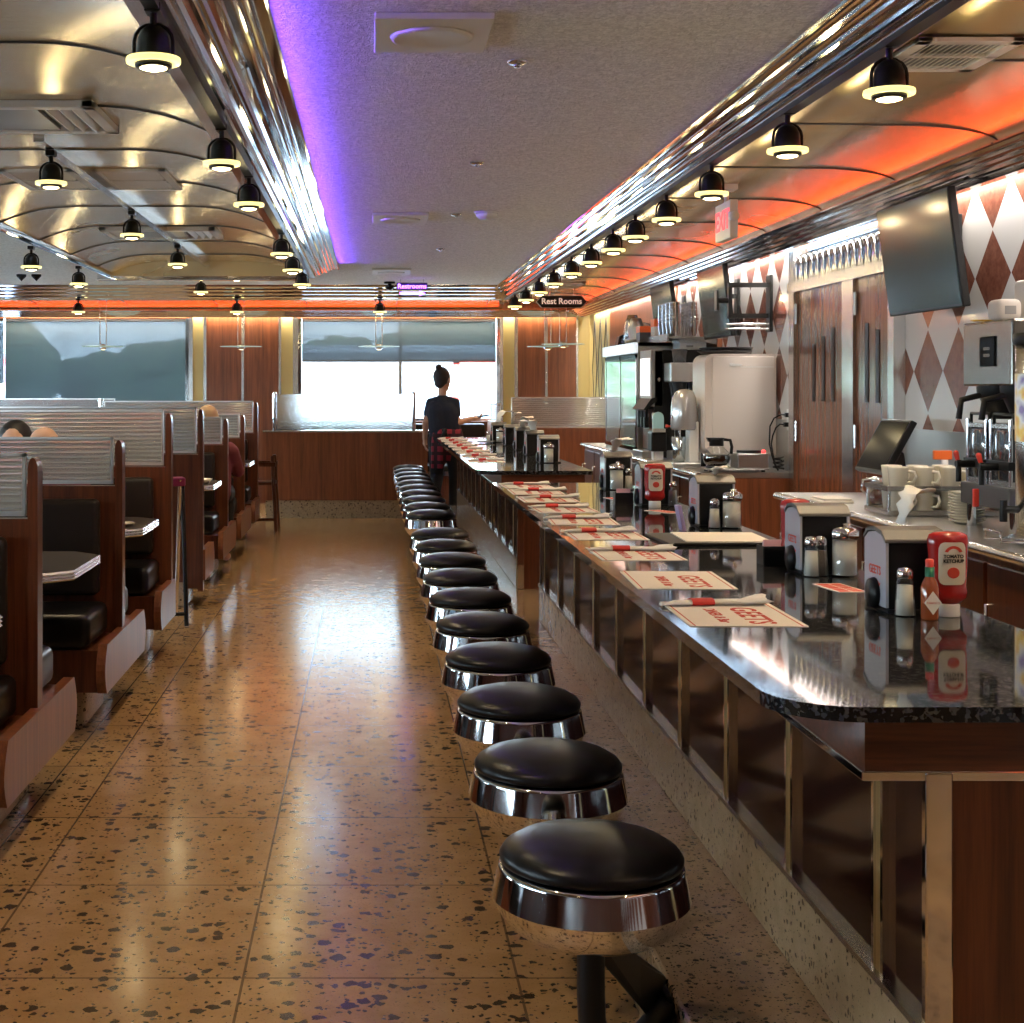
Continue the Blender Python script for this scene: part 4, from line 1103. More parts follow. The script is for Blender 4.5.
# ---- big beige cabinet
t=thing('milk_dispenser','large beige enamel refrigerated dispenser cabinet on steel legs','dispenser',(2.13,9.25,WT))
MB().prism([(.05,.085),(.455,.085),(.455,.735),(.06,.735)]+[(.06-.06*math.sin(a),.675+.06*math.cos(a)) for a in [PI/2*i/6 for i in range(1,7)]]+[(.0,.14)],'y',0,.35).build('cabinet',M['cream'],t,bevel=.012,seg=3)
B(.045,.440,-.012,.0,.10,.718).build('side_panel',M['cream'],t,bevel=.008,seg=3)
MB().prism([(.155,.655),(.225,.655),(.235,.668),(.155,.675)],'y',-.022,-.010).build('recessed_handle',M['white'],t,bevel=.003)
B(.225,.438,-.014,-.010,.648,.653).build('trim_line',M['white'],t)
for a in(.06,.40):
    for b in(.05,.30): MB().cyl((a,b,0),(a,b,.09),.018).build('leg',M['black'],t)
# things on top of it
ct=WT+.736
t=thing('serving_tray','round-edged dark serving tray on top of the beige cabinet','tray',(2.30,9.425,ct))
MB().lathe([(0,.0),(.15,.0),(.172,.016),(.175,.021),(.168,.020),(.146,.005),(0,.005)],36).build('tray',M['dark'],t)
t=dup(t,(2.31,9.43,ct+.022),0,'second dark tray nested in the tray on the beige cabinet')
t=thing('carton','low white cardboard box on top of the soda machine','box',(2.40,10.93,WT+.801))
B(-.10,.10,-.12,.12,.0,.075).build('box',M['white'],t,bevel=.004)
B(-.106,.106,-.126,.126,.055,.08).build('lid',M['white'],t,bevel=.004)
B(-.05,.0,-.1275,-.1255,.02,.035).build('print',M['grey'],t)
t=thing('storage_tub','clear plastic tub on the coffee machine behind the beige cabinet','tub',(2.02,9.93,WT+.70))
t.location=(2.24,10.53,WT+.701)
MB().lathe([(0,0),(.045,0),(.055,.09),(.052,.09),(.043,.004),(0,.004)],20).build('tub',M['clearp'],t)
MB().lathe([(.057,.088),(.057,.098),(0,.099)],20).build('lid',M['clearp'],t)
# ---- coffee pot and warmer
t=thing('coffee_warmer','steel coffee warmer with a red lamp and rear burner','warmer',(2.06,8.98,WT))
B(.0,.38,-.10,.10,.012,.022).build('front_tray',M['steel'],t,bevel=.003)
B(.19,.38,-.09,.10,.022,.115).build('housing',M['steel'],t,bevel=.006)
MB().cyl((.09,0,.022),(.09,0,.032),.075).build('burner',M['black'],t)
MB().cyl((.28,0,.115),(.28,0,.130),.075).build('burner',M['black'],t)
MB().ball((.355,-.06,.125),(.014,.014,.012)).build('red_lamp',M['redlit'],t)
for a in(.03,.35): MB().cyl((a,-.07,0),(a,-.07,.014),.012).cyl((a,.07,0),(a,.07,.014),.012).build('foot',M['black'],t)
t=thing('coffee_pot','round glass coffee pot with black collar, half full of coffee','coffee pot',(2.14,8.98,WT+.033))
MB().lathe([(0,.0),(.055,.0),(.076,.02),(.084,.05),(.076,.085),(.052,.112),(.040,.125),(.040,.135)],32).build('carafe',M['thin'],t)
MB().lathe([(0,.003),(.052,.003),(.073,.022),(.080,.05),(.076,.07),(0,.07)],28).build('coffee',M['coffee'],t)
MB().lathe([(.043,.125),(.045,.128),(.043,.16),(.050,.175),(.0,.176)],24).build('collar',M['black'],t)
MB().tube([(.04,0,.165),(.085,0,.160),(.095,0,.12),(.09,0,.075)],.010,10,sy=1.4).build('handle',M['black'],t)
MB().prism([(-.05,.15),(-.03,.15),(-.03,.176),(-.062,.176)],'y',-.018,.018).build('spout',M['black'],t)
# ---- outlet and cords
t=thing('wall_outlet','white wall outlet on the steel plate beside the kitchen doors','outlet',(2.588,8.97,1.17))
B(-.008,.0,-.035,.035,-.065,.065).build('cover_plate',M['white'],t,bevel=.003)
for z in(-.03,.03): B(-.035,-.007,-.016-.03*(z>0),.016-.03*(z>0),z-.014,z+.014).build('plug',M['black'],t,bevel=.003)
for k,z in enumerate((1.14,1.20)):
    pts=[(2.553,8.97-.03*k,z),(2.53,8.97-.03*k,z+.003),(2.505-.02*k,8.97-.03*k,z-.02),(2.485-.025*k,8.97-.03*k,z-.07),(2.475-.02*k,8.965-.03*k,1.02),(2.485-.015*k,8.96-.03*k,.95),(2.50-.01*k,8.96-.03*k,.89),(2.515-.01*k,8.95-.03*k,.858)]
    o=MB().tube(pts,.005,8).build('power_cord',M['black'])
    tag(o,'black power cord looping down from the %s plug of the wall outlet'%('lower' if k==0 else 'upper'),'cord','power cords by the kitchen doors')
t=thing('cord_bundle','black coil of cord and adapter on the counter under the outlet','cord',(2.545,9.05,WT))
MB().tube([(.030*math.cos(a)*(1+.1*math.sin(3*a)),.03*math.sin(a),.012+.004*a) for a in [i*.4 for i in range(48)]],.006,6).build('coil',M['black'],t)
# ---- shelf with steel cups
t=thing('wall_shelf','steel wall shelf crowded with cups above the drinks machine','shelf',(2.33,10.72,1.735))
B(-.13,.265,0,.80,.0,.012).build('shelf_board',M['steel'],t)
B(-.14,-.13,0,.80,-.02,.035).build('front_lip',M['chrome_r'],t)
for y in(.02,.42): MB().prism([(.265,-.05),(.265,0),(.0,0)],'y',y,y+.015).build('bracket',M['steel'],t)
struct(B(2.56,2.598,10.72,11.5,1.66,1.73).build('trim_51',M['wood_lt']))
rnd=random.Random(3)
cp=thing('steel_cup_stack','x','cup stack',(0,0,0))
mb=MB()
for i in range(6): mb.lathe([(.030,.0),(.040,.115),(.042,.12),(.038,.12),(.030,.02)],18,(0,0,.028*i))
mb.build('cups',M['chrome'],cp)
k=0
for y in(10.79,10.93,11.07,11.21):
    for x in(2.26,2.40):
        lb='nested steel cups on the wall shelf, %s stack from the camera, %s row'%(ORD[k//2],'front' if x<2.3 else 'back')
        o=cp if k==0 else dup(cp); o.location=(x,y,1.7475); o['label']=lb; o['group']='stacks of steel cups'; k+=1
t=thing('orange_box','open orange and white box behind the steel cups','box',(2.26,11.38,1.7475))
B(-.05,.05,-.07,.07,0,.14).build('carton',M['white'],t); B(-.052,.052,-.072,.072,.10,.16).build('band',M['orange'],t)
t=thing('orange_box','orange lidded box standing on the display cooler','box',(2.20,11.62,WT+.871))
B(-.06,.06,-.08,.08,0,.10).build('carton',M['dark'],t); B(-.062,.062,-.082,.082,.09,.14).build('lid',M['orange'],t)
t=thing('steel_pitcher','steel pitcher with stacked bowls on the display cooler','pitcher',(2.18,11.92,WT+.871))
MB().lathe([(0,0),(.07,0),(.10,.04),(.105,.05),(.06,.05),(.055,.06),(.07,.12),(.05,.19),(.04,.22),(0,.22)],24).build('body',M['steel'],t)
MB().tube([(.06,0,.18),(.11,0,.17),(.11,0,.10),(.07,0,.09)],.008,8).build('handle',M['chrome_r'],t)
t=thing('steel_pot_pair','second steel pitcher behind the first on the cooler','pitcher',(2.20,12.2,WT+.871)); t.name='steel_pitcher'
MB().lathe([(0,0),(.06,0),(.075,.10),(.06,.20),(.04,.26),(0,.26)],24).build('body',M['chrome_r'],t)
t=thing('black_speaker','small black tilted device on the far end of the cooler','speaker',(2.18,12.5,WT+.871))
MB().prism([(-.07,0),(.07,0),(.08,.06),(.02,.12),(-.05,.09)],'y',-.07,.07).build('body',M['black'],t,bevel=.006)
MB().lathe([(0,-.003),(.03,-.003),(.03,.004),(0,.004)],16,(-.01,-.071,.05),axis='y').build('grille',M['dark'],t)
# ---- televisions
def tv(y0,y1,zt,zb,lb,xt,xb):
    yc=(y0+y1)/2; H=math.hypot(zt-zb,xb-xt); tilt=math.atan2(xb-xt,zt-zb)
    t=thing('television',lb,'television',((xt+xb)/2,yc,(zt+zb)/2),0,'wall televisions')
    t.rotation_euler=(0,-tilt*-1 if False else tilt*-1,0)
    h=H/2;w=(y1-y0)/2
    B(.0,.035,-w,w,-h,h).build('casing',M['black'],t,bevel=.006)
    B(-.002,.001,-w+.010,w-.010,-h+.016,h-.010).build('screen',M['screen'],t)
    B(.03,.06,-.2,.2,-.14,.14).build('back_box',M['black'],t,bevel=.01)
    br=MB().box(.058,.075,-.16,.16,-.02,.02).box(.058,.075,-.12,-.09,-.15,.15).box(.058,.075,.09,.12,-.15,.15)
    br.build('mount_plate',M['blackm'],t)
    return t
tv(6.0,6.85,2.20,1.70,'largest television with tilted glossy screen, nearest the camera beside the kitchen doors',2.385,2.45)
tv(9.86,10.66,2.215,1.72,'middle television high above the beige cabinet',2.39,2.45)
tv(11.6,12.42,2.23,1.755,'farthest television in front of the steel cup shelf',2.385,2.445)
def wall_arm(y,z,lb,x=2.44):
    t=thing('wall_mount',lb,'bracket',(2.598,y,z),0,'television wall mounts')
    B(-.018,0,-.05,.05,-.2,.2).build('wall_plate',M['blackm'],t,bevel=.003)
    MB().box(x-2.598+.06,-.01,-.02,.02,.06,.09).box(x-2.598+.06,-.01,-.02,.02,-.09,-.06).build('arms',M['blackm'],t)
    B(x-2.598+.045,x-2.598+.065,-.03,.03,-.12,.12).build('pivot',M['blackm'],t)
wall_arm(6.42,1.93,'black swivel arm behind the largest television',2.46); wall_arm(10.26,1.94,'black swivel arm behind the middle television',2.46); wall_arm(12.0,1.93,'black swivel arm behind the farthest television',2.46)
t=thing('wall_mount','empty black swivel bracket on the diamond wall beside the middle television','bracket',(2.598,9.42,1.93))
B(-.02,0,-.05,.05,-.2,.17).build('wall_plate',M['blackm'],t,bevel=.003)
MB().box(-.28,-.01,-.015,.015,.09,.12).box(-.28,-.01,-.015,.015,-.11,-.08).box(-.28,-.255,-.02,.02,-.11,.12).build('arms',M['blackm'],t)
MB().cyl((-.275,0,.005),(-.35,0,.005),.018).box(-.36,-.345,-.03,.03,-.06,.07).build('head',M['blackm'],t)
MB().cyl((-.30,-.03,-.15),(.0,-.03,-.15),.008).cyl((-.30,-.03,-.18),(-.02,-.03,-.18),.008).build('cable_tray',M['chrome_r'],t)
# ---- order screen on the near work counter
t=thing('order_screen','tilted black touch screen on a stand on the near work counter','touch screen',(2.33,6.58,WT))
R=Matrix.Translation((.0,0,.25))@Matrix.Rotation(.50,4,'Y')
MB().box(-.012,.018,-.19,.19,-.135,.135).xf(R).build('casing',M['black'],t,bevel=.006)
MB().box(-.0135,-.0115,-.175,.175,-.12,.12).xf(R).build('screen',M['screen_d'],t)
MB().prism([(.03,.02),(.10,.02),(.07,.22),(.03,.25)],'y',-.05,.05).build('stand',M['black'],t,bevel=.006)
B(-.04,.15,-.11,.11,0,.022).build('base',M['black'],t,bevel=.005)
# ---- syrup jug, cloths
t=thing('syrup_jug','glass jug of dark syrup beside the touch screen','syrup jug',(2.225,6.38,WT))
MB().lathe([(0,0),(.034,0),(.040,.02),(.040,.045),(.028,.075),(.024,.09),(.026,.105)],24).build('glass',M['thin'],t)
MB().lathe([(0,.003),(.032,.003),(.038,.02),(.038,.045),(.027,.072),(0,.072)],24).build('syrup',M['syrup'],t)
MB().lathe([(.027,.10),(.029,.104),(.026,.122),(0,.126)],20).build('lid',M['chrome'],t)
MB().tube([(-.026,0,.115),(-.06,0,.11),(-.066,0,.07),(-.040,0,.04)],.006,8).build('handle',M['chrome'],t)
t=thing('folded_cloth','folded white towel left of the syrup jug','cloth',(2.08,6.55,WT))
B(-.07,.07,-.10,.10,0,.012).build('fold',M['napkin'],t,bevel=.005); B(-.062,.066,-.09,.095,.012,.022).build('fold',M['napkin'],t,bevel=.005)
# ---- trays of mugs
def mug_proto():
    t=thing('mug','x','mug')
    MB().lathe([(0,.0),(.030,.0),(.033,.004),(.0405,.080),(.042,.086),(.0395,.086),(.031,.010),(0,.008)],28).build('cup',M['white_g'],t)
    MB().tube([(.037,0,.068),(.062,0,.066),(.068,0,.045),(.058,0,.024),(.034,0,.020)],.0065,8).build('handle',M['white_g'],t)
    return t
t=thing('mug_rack','two-tier steel tray rack holding white mugs','rack',(2.31,5.93,WT))
for z in(.008,.105):
    tr=B(-.24,.22,-.13,.13,z,z+.006).build('tray',M['steel'],t)
    MB().box(-.24,.22,-.136,-.13,z-.004,z+.016).box(-.24,.22,.13,.136,z-.004,z+.016).box(-.246,-.24,-.136,.136,z-.004,z+.016).box(.22,.226,-.136,.136,z-.004,z+.016).build('tray_rim',M['chrome_r'],tr)
for a in(-.235,.215):
    for b in(-.125,.125): MB().cyl((a,b,0),(a,b,.12),.006).build('post',M['chrome_r'],t)
mg=mug_proto(); k=0
for ti,(z,tn_) in enumerate([(WT+.0145,'lower'),(WT+.1115,'upper')]):
    for b,(yy,rn) in enumerate([(5.86,'front'),(5.99,'rear')]):
        for a in range(4):
            o=mg if k==0 else dup(mg); o.location=(2.13+.105*a+.02*b,yy,z); o.rotation_euler=(0,0,-.5 if a%2==0 else -.9)
            if ti==0: o.scale=(1,1,.98)
            o['label']='off-white mug on the %s tier of the mug rack, %s row, %s from the aisle'%(tn_,rn,ORD[a]); o['group']='mugs on the rack'; k+=1
sc=thing('saucer','x','saucer')
MB().lathe([(0,.002),(.03,.0),(.045,.004),(.066,.014),(.067,.016),(.044,.009),(0,.006)],30).build('dish',M['white_g'],sc)
for i in range(11):
    o=sc if i==0 else dup(sc); o.location=(2.26+.002*math.sin(i*2),5.50,WT+.0105*i)
    o['label']='white saucer in the stack before the mug rack, %s from the bottom'%ORD[i]; o['group']='stacked saucers'
sc0=[o for o in bpy.data.objects if o.name.startswith('saucer')]
# ---- twin coffee brewer
t=thing('coffee_brewer','large twin steel coffee brewer with touch screen and two glass servers','coffee brewer',(2.22,5.02,WT))
B(.0,.378,.0,.42,.52,.755).build('top_box',M['steel_d'],t,bevel=.008)
MB().prism([(.20,.10),(.42,.10),(.42,.52),(.20,.52)],'y',.02,.40).build('rear_column',M['dark'],t)
scn=B(-.006,.002,.13,.26,.59,.70).build('touch_screen',M['screen_d'],t,bevel=.004)
obj('lettering',lettering('br','oooo\noooo',.024,M['grey'],extrude=.0002),scn,(-.007,.195,.645),(PI/2,0,-PI/2))
for y in(.11,.31):
    f=MB().lathe([(.03,.40),(.05,.41),(.088,.50),(.09,.52)],24,(.10,y,0)).build('brew_funnel',M['black'],t)
    MB().tube([(.03,y,.49),(-.05,y,.47),(-.06,y,.40)],.012,8).build('funnel_handle',M['black'],f)
B(-.01,.42,.0,.42,.085,.165).build('server_stand',M['dark'],t,bevel=.006)
for a in(.02,.38):
    for b in(.03,.39): MB().cyl((a,b,0),(a,b,.09),.016).build('leg',M['chrome'],t)
for i,y in enumerate((.11,.31)):
    s=MB().box(.01,.19,y-.085,y+.085,.17,.38).build('server',M['servglass'],t,bevel=.02,seg=3)
    MB().box(.005,.195,y-.09,y+.09,.165,.185).box(.005,.195,y-.09,y+.09,.37,.385).build('server_band',M['chrome_r'],s)
    MB().box(-.005,.2,y-.092,y+.092,.225,.255).build('gauge_band',M['black'],s)
    for q in(-.08,.08): MB().cyl((.008,y+q,.17),(.008,y+q,.40),.008).build('frame_rod',M['chrome'],s)
    MB().tube([(.02,y-.08,.385),(.02,y-.08,.42),(.02,y+.08,.42),(.02,y+.08,.385)],.006,8).build('carry_handle',M['black'],s)
    MB().cyl((.01,y,.235),(-.07,y,.235),.014).cyl((-.06,y,.25),(-.06,y,.17),.010).build('tap',M['black'],s)
    MB().capsule((-.062,y,.245),(-.07,y,.275),.007,.010).build('tap_lever',M['red_b'],s)
B(-.05,-.03,.20,.215,.085,.15).build('drain_lever',M['red_b'],t,bevel=.003)
t=thing('filter_pack','white paper filter packet lying on the coffee brewer','packet',(2.28,5.22,WT+.757))
B(-.045,.045,-.05,.05,0,.075).build('packet',M['paper'],t,bevel=.02,seg=3); B(-.02,.02,-.0515,-.0495,.02,.05).build('print',M['grey'],t)
t=thing('filter_pack','taller white packet stack behind the small packet on the brewer','packet',(2.42,5.27,WT+.757))
B(-.06,.06,-.06,.06,0,.15).build('packet',M['paper'],t,bevel=.015,seg=3)
o=B(-.05,.05,-.01,.01,0,.006).build('pencil',mat('yellow_paint',(.8,.5,.05),.4),loc=(2.245,5.30,WT+.757)); tag(o,'yellow pencil on the front edge of the coffee brewer','pencil')
# ---- steel drinks dispenser at the frame edge
t=thing('drinks_dispenser','tall round steel tea dispenser with a coloured picture at the right edge','drinks dispenser',(2.195,4.70,WT))
MB().lathe([(0,.02),(.115,.02),(.12,.03),(.12,.03),(0,.03)],32).lathe([(0,.03),(.098,.03),(.098,.66),(.0,.66)],36).build('cylinder',M['chrome_r'],t)
MB().lathe([(.104,.655),(.108,.665),(.108,.69),(.02,.70),(.02,.725),(0,.725)],32).build('lid',M['black'],t)
pi=MB(); vs=[];fs=[]
for i in range(13):
    a=PI*.72+PI*.75*i/12
    for z in(.34,.56): vs.append((.0995*math.cos(a),.0995*math.sin(a),z))
for i in range(12): fs.append((2*i,2*i+2,2*i+3,2*i+1))
pi.add(vs,fs,0,True).build('picture_band',M['picture'],t)
MB().cyl((-.09,0,.12),(-.15,0,.12),.012).cyl((-.145,0,.15),(-.145,0,.08),.012).build('tap',M['black'],t)
MB().tube([(-.10,-.06,.02),(-.18,-.06,.02),(-.18,-.06,.05),(-.18,.06,.05),(-.18,.06,.02),(-.10,.06,.02)],.005,8).build('drip_rail',M['chrome'],t)
for a in range(3): MB().cyl((.09*math.cos(a*2.1),.09*math.sin(a*2.1),0),(.09*math.cos(a*2.1),.09*math.sin(a*2.1),.02),.012).build('foot',M['black'],t)
# red and orange things by the backsplash
t=thing('caution_bottle','small white bottle with orange trigger by the steel backsplash','bottle',(2.52,6.37,WT))
MB().lathe([(0,0),(.035,0),(.037,.14),(.015,.18),(.015,.20),(0,.20)],20).build('bottle',M['white'],t); B(-.05,.03,-.012,.012,.20,.24).build('trigger',M['orange'],t,bevel=.004); t.name='spray_bottle'
t=thing('cutlery_tub','orange tub behind the mug rack','tub',(2.52,6.17,WT))
MB().lathe([(0,0),(.06,0),(.07,.16),(.066,.16),(.056,.005),(0,.005)],20).build('tub',M['orange'],t)
MB().lathe([(.071,.155),(.073,.165),(.066,.165)],20).build('rim',M['orange'],t)
t=thing('wall_ticket','white ticket taped to the steel backsplash','paper',(2.586,6.27,1.09))  # paper ticket on the backsplash, not a sign
B(-.001,.001,-.03,.03,-.08,.06).build('slip',M['paper'],t)
# ------------------------------------------------------------------ track spotlights
LAMP=bpy.data.lights.new('spot_lamp','SPOT'); LAMP.energy=50; LAMP.color=(1,.77,.47); LAMP.spot_size=math.radians(105); LAMP.spot_blend=.6; LAMP.shadow_soft_size=.035
GLOW=bpy.data.lights.new('glow_lamp','POINT'); GLOW.energy=1.7; GLOW.color=(1,.80,.45); GLOW.shadow_soft_size=.03
def make_spot():
    t=thing('track_spotlight','x','spotlight')      # origin: glass ring height
    B(-.022,.022,-.03,.03,.125,.150).build('track_adapter',M['blackm'],t,bevel=.003)
    MB().cyl((0,0,.085),(0,0,.128),.010).build('stem',M['blackm'],t)
    MB().tube([(-.052,0,.012),(-.052,0,.05)]+[(-.052*math.cos(a),0,.05+.047*math.sin(a)) for a in [PI*i/8 for i in range(1,8)]]+[(.052,0,.05),(.052,0,.012)],.0055,8).build('yoke',M['blackm'],t)
    MB().lathe([(0,.092),(.020,.090),(.034,.078),(.042,.058),(.045,.03),(.047,.008),(.047,.004),(0,.004)],28).build('housing',M['blackm'],t)
    MB().lathe([(.048,.006),(.072,.005),(.0735,.0),(.0735,-.006),(.072,-.010),(.048,-.010)],36).build('glass_ring',M['ring'],t)
    MB().lathe([(.037,-.010),(.050,-.010),(.050,-.018),(.046,-.022),(.037,-.022)],32).build('bezel',M['blackm'],t)
    MB().lathe([(0,-.029),(.020,-.028),(.036,-.023),(.036,-.012),(0,-.012)],28).build('lens',M['lens'],t)
    l=bpy.data.objects.new('lamp',LAMP); COL.objects.link(l); l.parent=t; l.location=(0,0,-.036)
    l=bpy.data.objects.new('glow',GLOW); COL.objects.link(l); l.parent=t; l.location=(0,0,-.055)
    return t
sp=make_spot(); first=[True]
def spot(x,y,z,lb,g,rz=0):
    o=sp if first[0] else dup(sp); first[0]=False
    o.location=(x,y,z); o.rotation_euler=(0,0,rz); o['label']=lb; o['group']=g
RY=[2.1,3.15,4.22,5.25,6.42,7.4,8.27,9.02,9.93,10.9,11.95,13.0,14.1,15.2]
RYv=RY[2:]
for y in (1.05,2.1,3.15): spot(1.508,y,2.225,'added unseen black spotlight on the right cornice above the frame edge','spotlights on the right cornice')  # unseen spots added to light the near end of the counter
for y in (.3,2.1): spot(-.585,y,2.245,'added unseen black spotlight on the left chrome beam above the frame edge','spotlights on the left chrome beam')  # unseen beam spots, also added for light in the foreground
for k,y in enumerate(RYv): spot(1.508,y,2.225,'black spotlight with glowing glass ring on the right cornice, %s from the camera'%ORD[k],'spotlights on the right cornice')
for k,y in enumerate([3.9,5.68,6.95,9.5,10.8,12.3]): spot(-.585,y,2.245,'black spotlight hanging off the left chrome beam, %s from the camera'%ORD[k],'spotlights on the left chrome beam')
for k,y in enumerate([6.8,9.1,11.25]): spot(-1.50,y,2.327,'black spotlight on the middle track of the gold vault, %s from the camera'%ORD[k],'spotlights in the gold vault')
for k,y in enumerate([10.5,12.2]): spot(-2.46,y,2.245,'black spotlight on the left edge of the gold vault, %s from the camera'%ORD[k],'spotlights at the left vault edge')
spot(-1.76,15.0,2.364,'black spotlight under the flat ceiling just past the vault end','spotlights at the back')
for k,x in enumerate([-3.27,-1.5,.1]): spot(x,16.2,2.222,'black spotlight on the back cornice, %s from the left'%ORD[k],'spotlights on the back cornice')
# ------------------------------------------------------------------ glass pendants at the back
def make_pendant():
    t=thing('glass_pendant','x','pendant lamp')
    MB().lathe([(.03,-.004),(.235,.002),(.235,.008),(.03,.004)],40).build('glass_disc',M['pendglass'],t)
    MB().lathe([(0,-.03),(.03,-.028),(.05,-.012),(.045,.012),(.02,.03),(0,.032)],24).build('lamp_body',M['chrome_r'],t)
    MB().lathe([(0,-.032),(.024,-.030),(.024,-.026),(0,-.026)],16).build('bulb',M['lens2'],t)
    MB().cyl((-.035,0,.01),(-.035,0,.53),.005).build('rod',M['chrome_r'],t); MB().cyl((.035,0,.01),(.035,0,.53),.005).build('rod',M['chrome_r'],t)
    B(-.055,.055,-.03,.03,.525,.54).build('canopy',M['chrome_r'],t)
    return t
M['pendglass']=mat('pale_green_glass',(.75,.92,.85),.1,trans=.7,ior=1.3,emit=(.7,.9,.75),estr=.12)
M['lens2']=mat('pendant_bulb',(1,.9,.6),.3,emit=(1,.8,.45),estr=8)
pd=make_pendant()
for k,(x,y,lb) in enumerate([(-3.03,16.4,'glass disc pendant before the far left shaded window'),(-1.47,16.4,'glass disc pendant before the wood panel left of the middle window'),(.09,16.4,'glass disc pendant before the middle window'),(2.0,16.4,'lower glass disc pendant before the right wood panel'),(2.08,15.7,'upper smaller-looking glass disc pendant beside the restroom sign rods')]):
    o=pd if k==0 else dup(pd); o.location=(x,y,1.835 if k<4 else 1.84); o['label']=lb; o['group']='glass disc pendants'
# ------------------------------------------------------------------ ceiling fittings
def speaker(y,d,lb):
    t=thing('ceiling_speaker',lb,'speaker',(.195,y,CZ),0,'square ceiling speakers')
    B(-.185,.185,-d/2,d/2,-.022,-.0005).build('square_frame',M['ceil_w'],t,bevel=.004)
    MB().lathe([(0,-.026),(.10,-.026),(.12,-.034),(.13,-.030),(.134,-.022),(0,-.022)],40).build('round_grille',M['ceil_w'],t)
speaker(4.66,.45,'square white ceiling speaker nearest the camera'); speaker(9.7,.48,'second square ceiling speaker from the camera'); speaker(14.1,.55,'farthest square ceiling speaker')
for k,(x,y) in enumerate([(.515,5.1),(.54,7.38),(.56,9.55),(.57,11.9)]):
    t=thing('ceiling_sprinkler','small metal sprinkler disc on the textured ceiling, %s from the camera'%ORD[k],'sprinkler',(x,y,CZ),0,'ceiling sprinklers')
    MB().lathe([(0,-.012),(.03,-.011),(.036,-.004),(.036,-.0005),(0,-.0005)],24).build('disc',M['chrome_r'],t)
    MB().lathe([(0,-.022),(.012,-.022),(.012,-.012),(0,-.012)],14).build('head',M['chrome_r'],t)
t=thing('smoke_detector','round white smoke detector on the textured ceiling','smoke detector',(.755,9.45,CZ))
MB().lathe([(0,-.05),(.045,-.048),(.07,-.03),(.075,-.0005),(0,-.0005)],32).build('dome',M['white'],t); MB().lathe([(.076,-.008),(.085,-.006),(.085,-.0005),(.076,-.0005)],32).build('base_ring',M['white'],t)
t=thing('ceiling_camera','small black security camera under the ceiling by the purple sign','security camera',(.20,15.6,CZ))
MB().lathe([(0,-.09),(.03,-.085),(.05,-.06),(.05,-.05),(.02,-.045),(.02,-.02),(0,-.02)],20).build('dome',M['black'],t); MB().lathe([(.06,-.02),(.06,-.0005),(0,-.0005)],20).build('mount',M['black'],t)
for k,x in enumerate((-3.52,-3.37)):
    t=thing('ceiling_camera','small black ceiling camera at the far left, %s'%('left one' if k==0 else 'right one'),'security camera',(x,14.6,CZ))
    MB().lathe([(0,-.07),(.02,-.05),(.05,-.02),(.05,-.0005),(0,-.0005)],16).build('cone',M['black'],t)
VZ=2.5345
def cassette(y,d,hw,lb):
    t=thing('ceiling_vent',lb,'vent',(-1.55,y,VZ),0,'vault ceiling cassettes')
    MB().box(-hw,hw,-d/2,-d/2+.06,-.03,0).box(-hw,hw,d/2-.06,d/2,-.03,0).box(-hw,-hw+.05,-d/2,d/2,-.03,0).box(hw-.05,hw,-d/2,d/2,-.03,0).build('frame',M['ceil_w'],t,bevel=.004)
    B(-hw+.25,hw-.25,-d/2+.06,d/2-.06,-.022,-.002).build('filter_grille',M['grey'],t)
    for s in(-1,1):
        B(min(s*(hw-.05),s*(hw-.25)),max(s*(hw-.05),s*(hw-.25)),-d/2+.06,d/2-.06,-.006,-.002).build('slot',M['black'],t)
        for i in range(3):
            x=s*(hw-.085-.055*i); MB().prism([(x-.014,-.030),(x-.008,-.032),(x+.014,-.008),(x+.008,-.006)],'y',-d/2+.06,d/2-.06).build('louvre',M['ceil_w'],t)
cassette(6.2,.62,.42,'larger air conditioning cassette in the gold vault, nearest the camera')
cassette(10.8,.62,.42,'farther air conditioning cassette in the gold vault')
def register(x,y,z,hw,hd,lb,rows=2,n=16,g='ceiling air registers'):
    t=thing('ceiling_vent',lb,'vent',(x,y,z),0,g)
    MB().box(-hw,hw,-hd,-hd+.04,-.014,0).box(-hw,hw,hd-.04,hd,-.014,0).box(-hw,-hw+.04,-hd,hd,-.014,0).box(hw-.04,hw,-hd,hd,-.014,0).box(-hw,hw,-.01,.01,-.014,0).build('frame',M['ceil_w'],t,bevel=.002)
    B(-hw+.04,hw-.04,-hd+.04,hd-.04,-.003,-.001).build('back_plate',M['grey'],t)
    for r in range(rows):
        y0=-hd+.04 if r==0 else .01; y1=-.01 if r==0 else hd-.04
        f=MB()
        for i in range(n):
            xx=-hw+.05+(2*hw-.1)*(i+.5)/n; f.prism([(xx-.010,-.012),(xx-.006,-.013),(xx+.008,-.003),(xx+.004,-.002)],'y',y0+.004,y1-.004)
        f.build('fins',M['ceil_w'],t)
register(-1.79,8.1,VZ,.20,.36,'square air register left of the middle vault track')
register(-1.30,8.1,VZ,.20,.36,'square air register right of the middle vault track')
register(1.72,4.34,2.366,.155,.20,'white slotted air register on the right cove ceiling nearest the camera',2,12)
register(1.87,14.0,2.366,.16,.30,'white air register on the right cove ceiling at the far end',2,8)
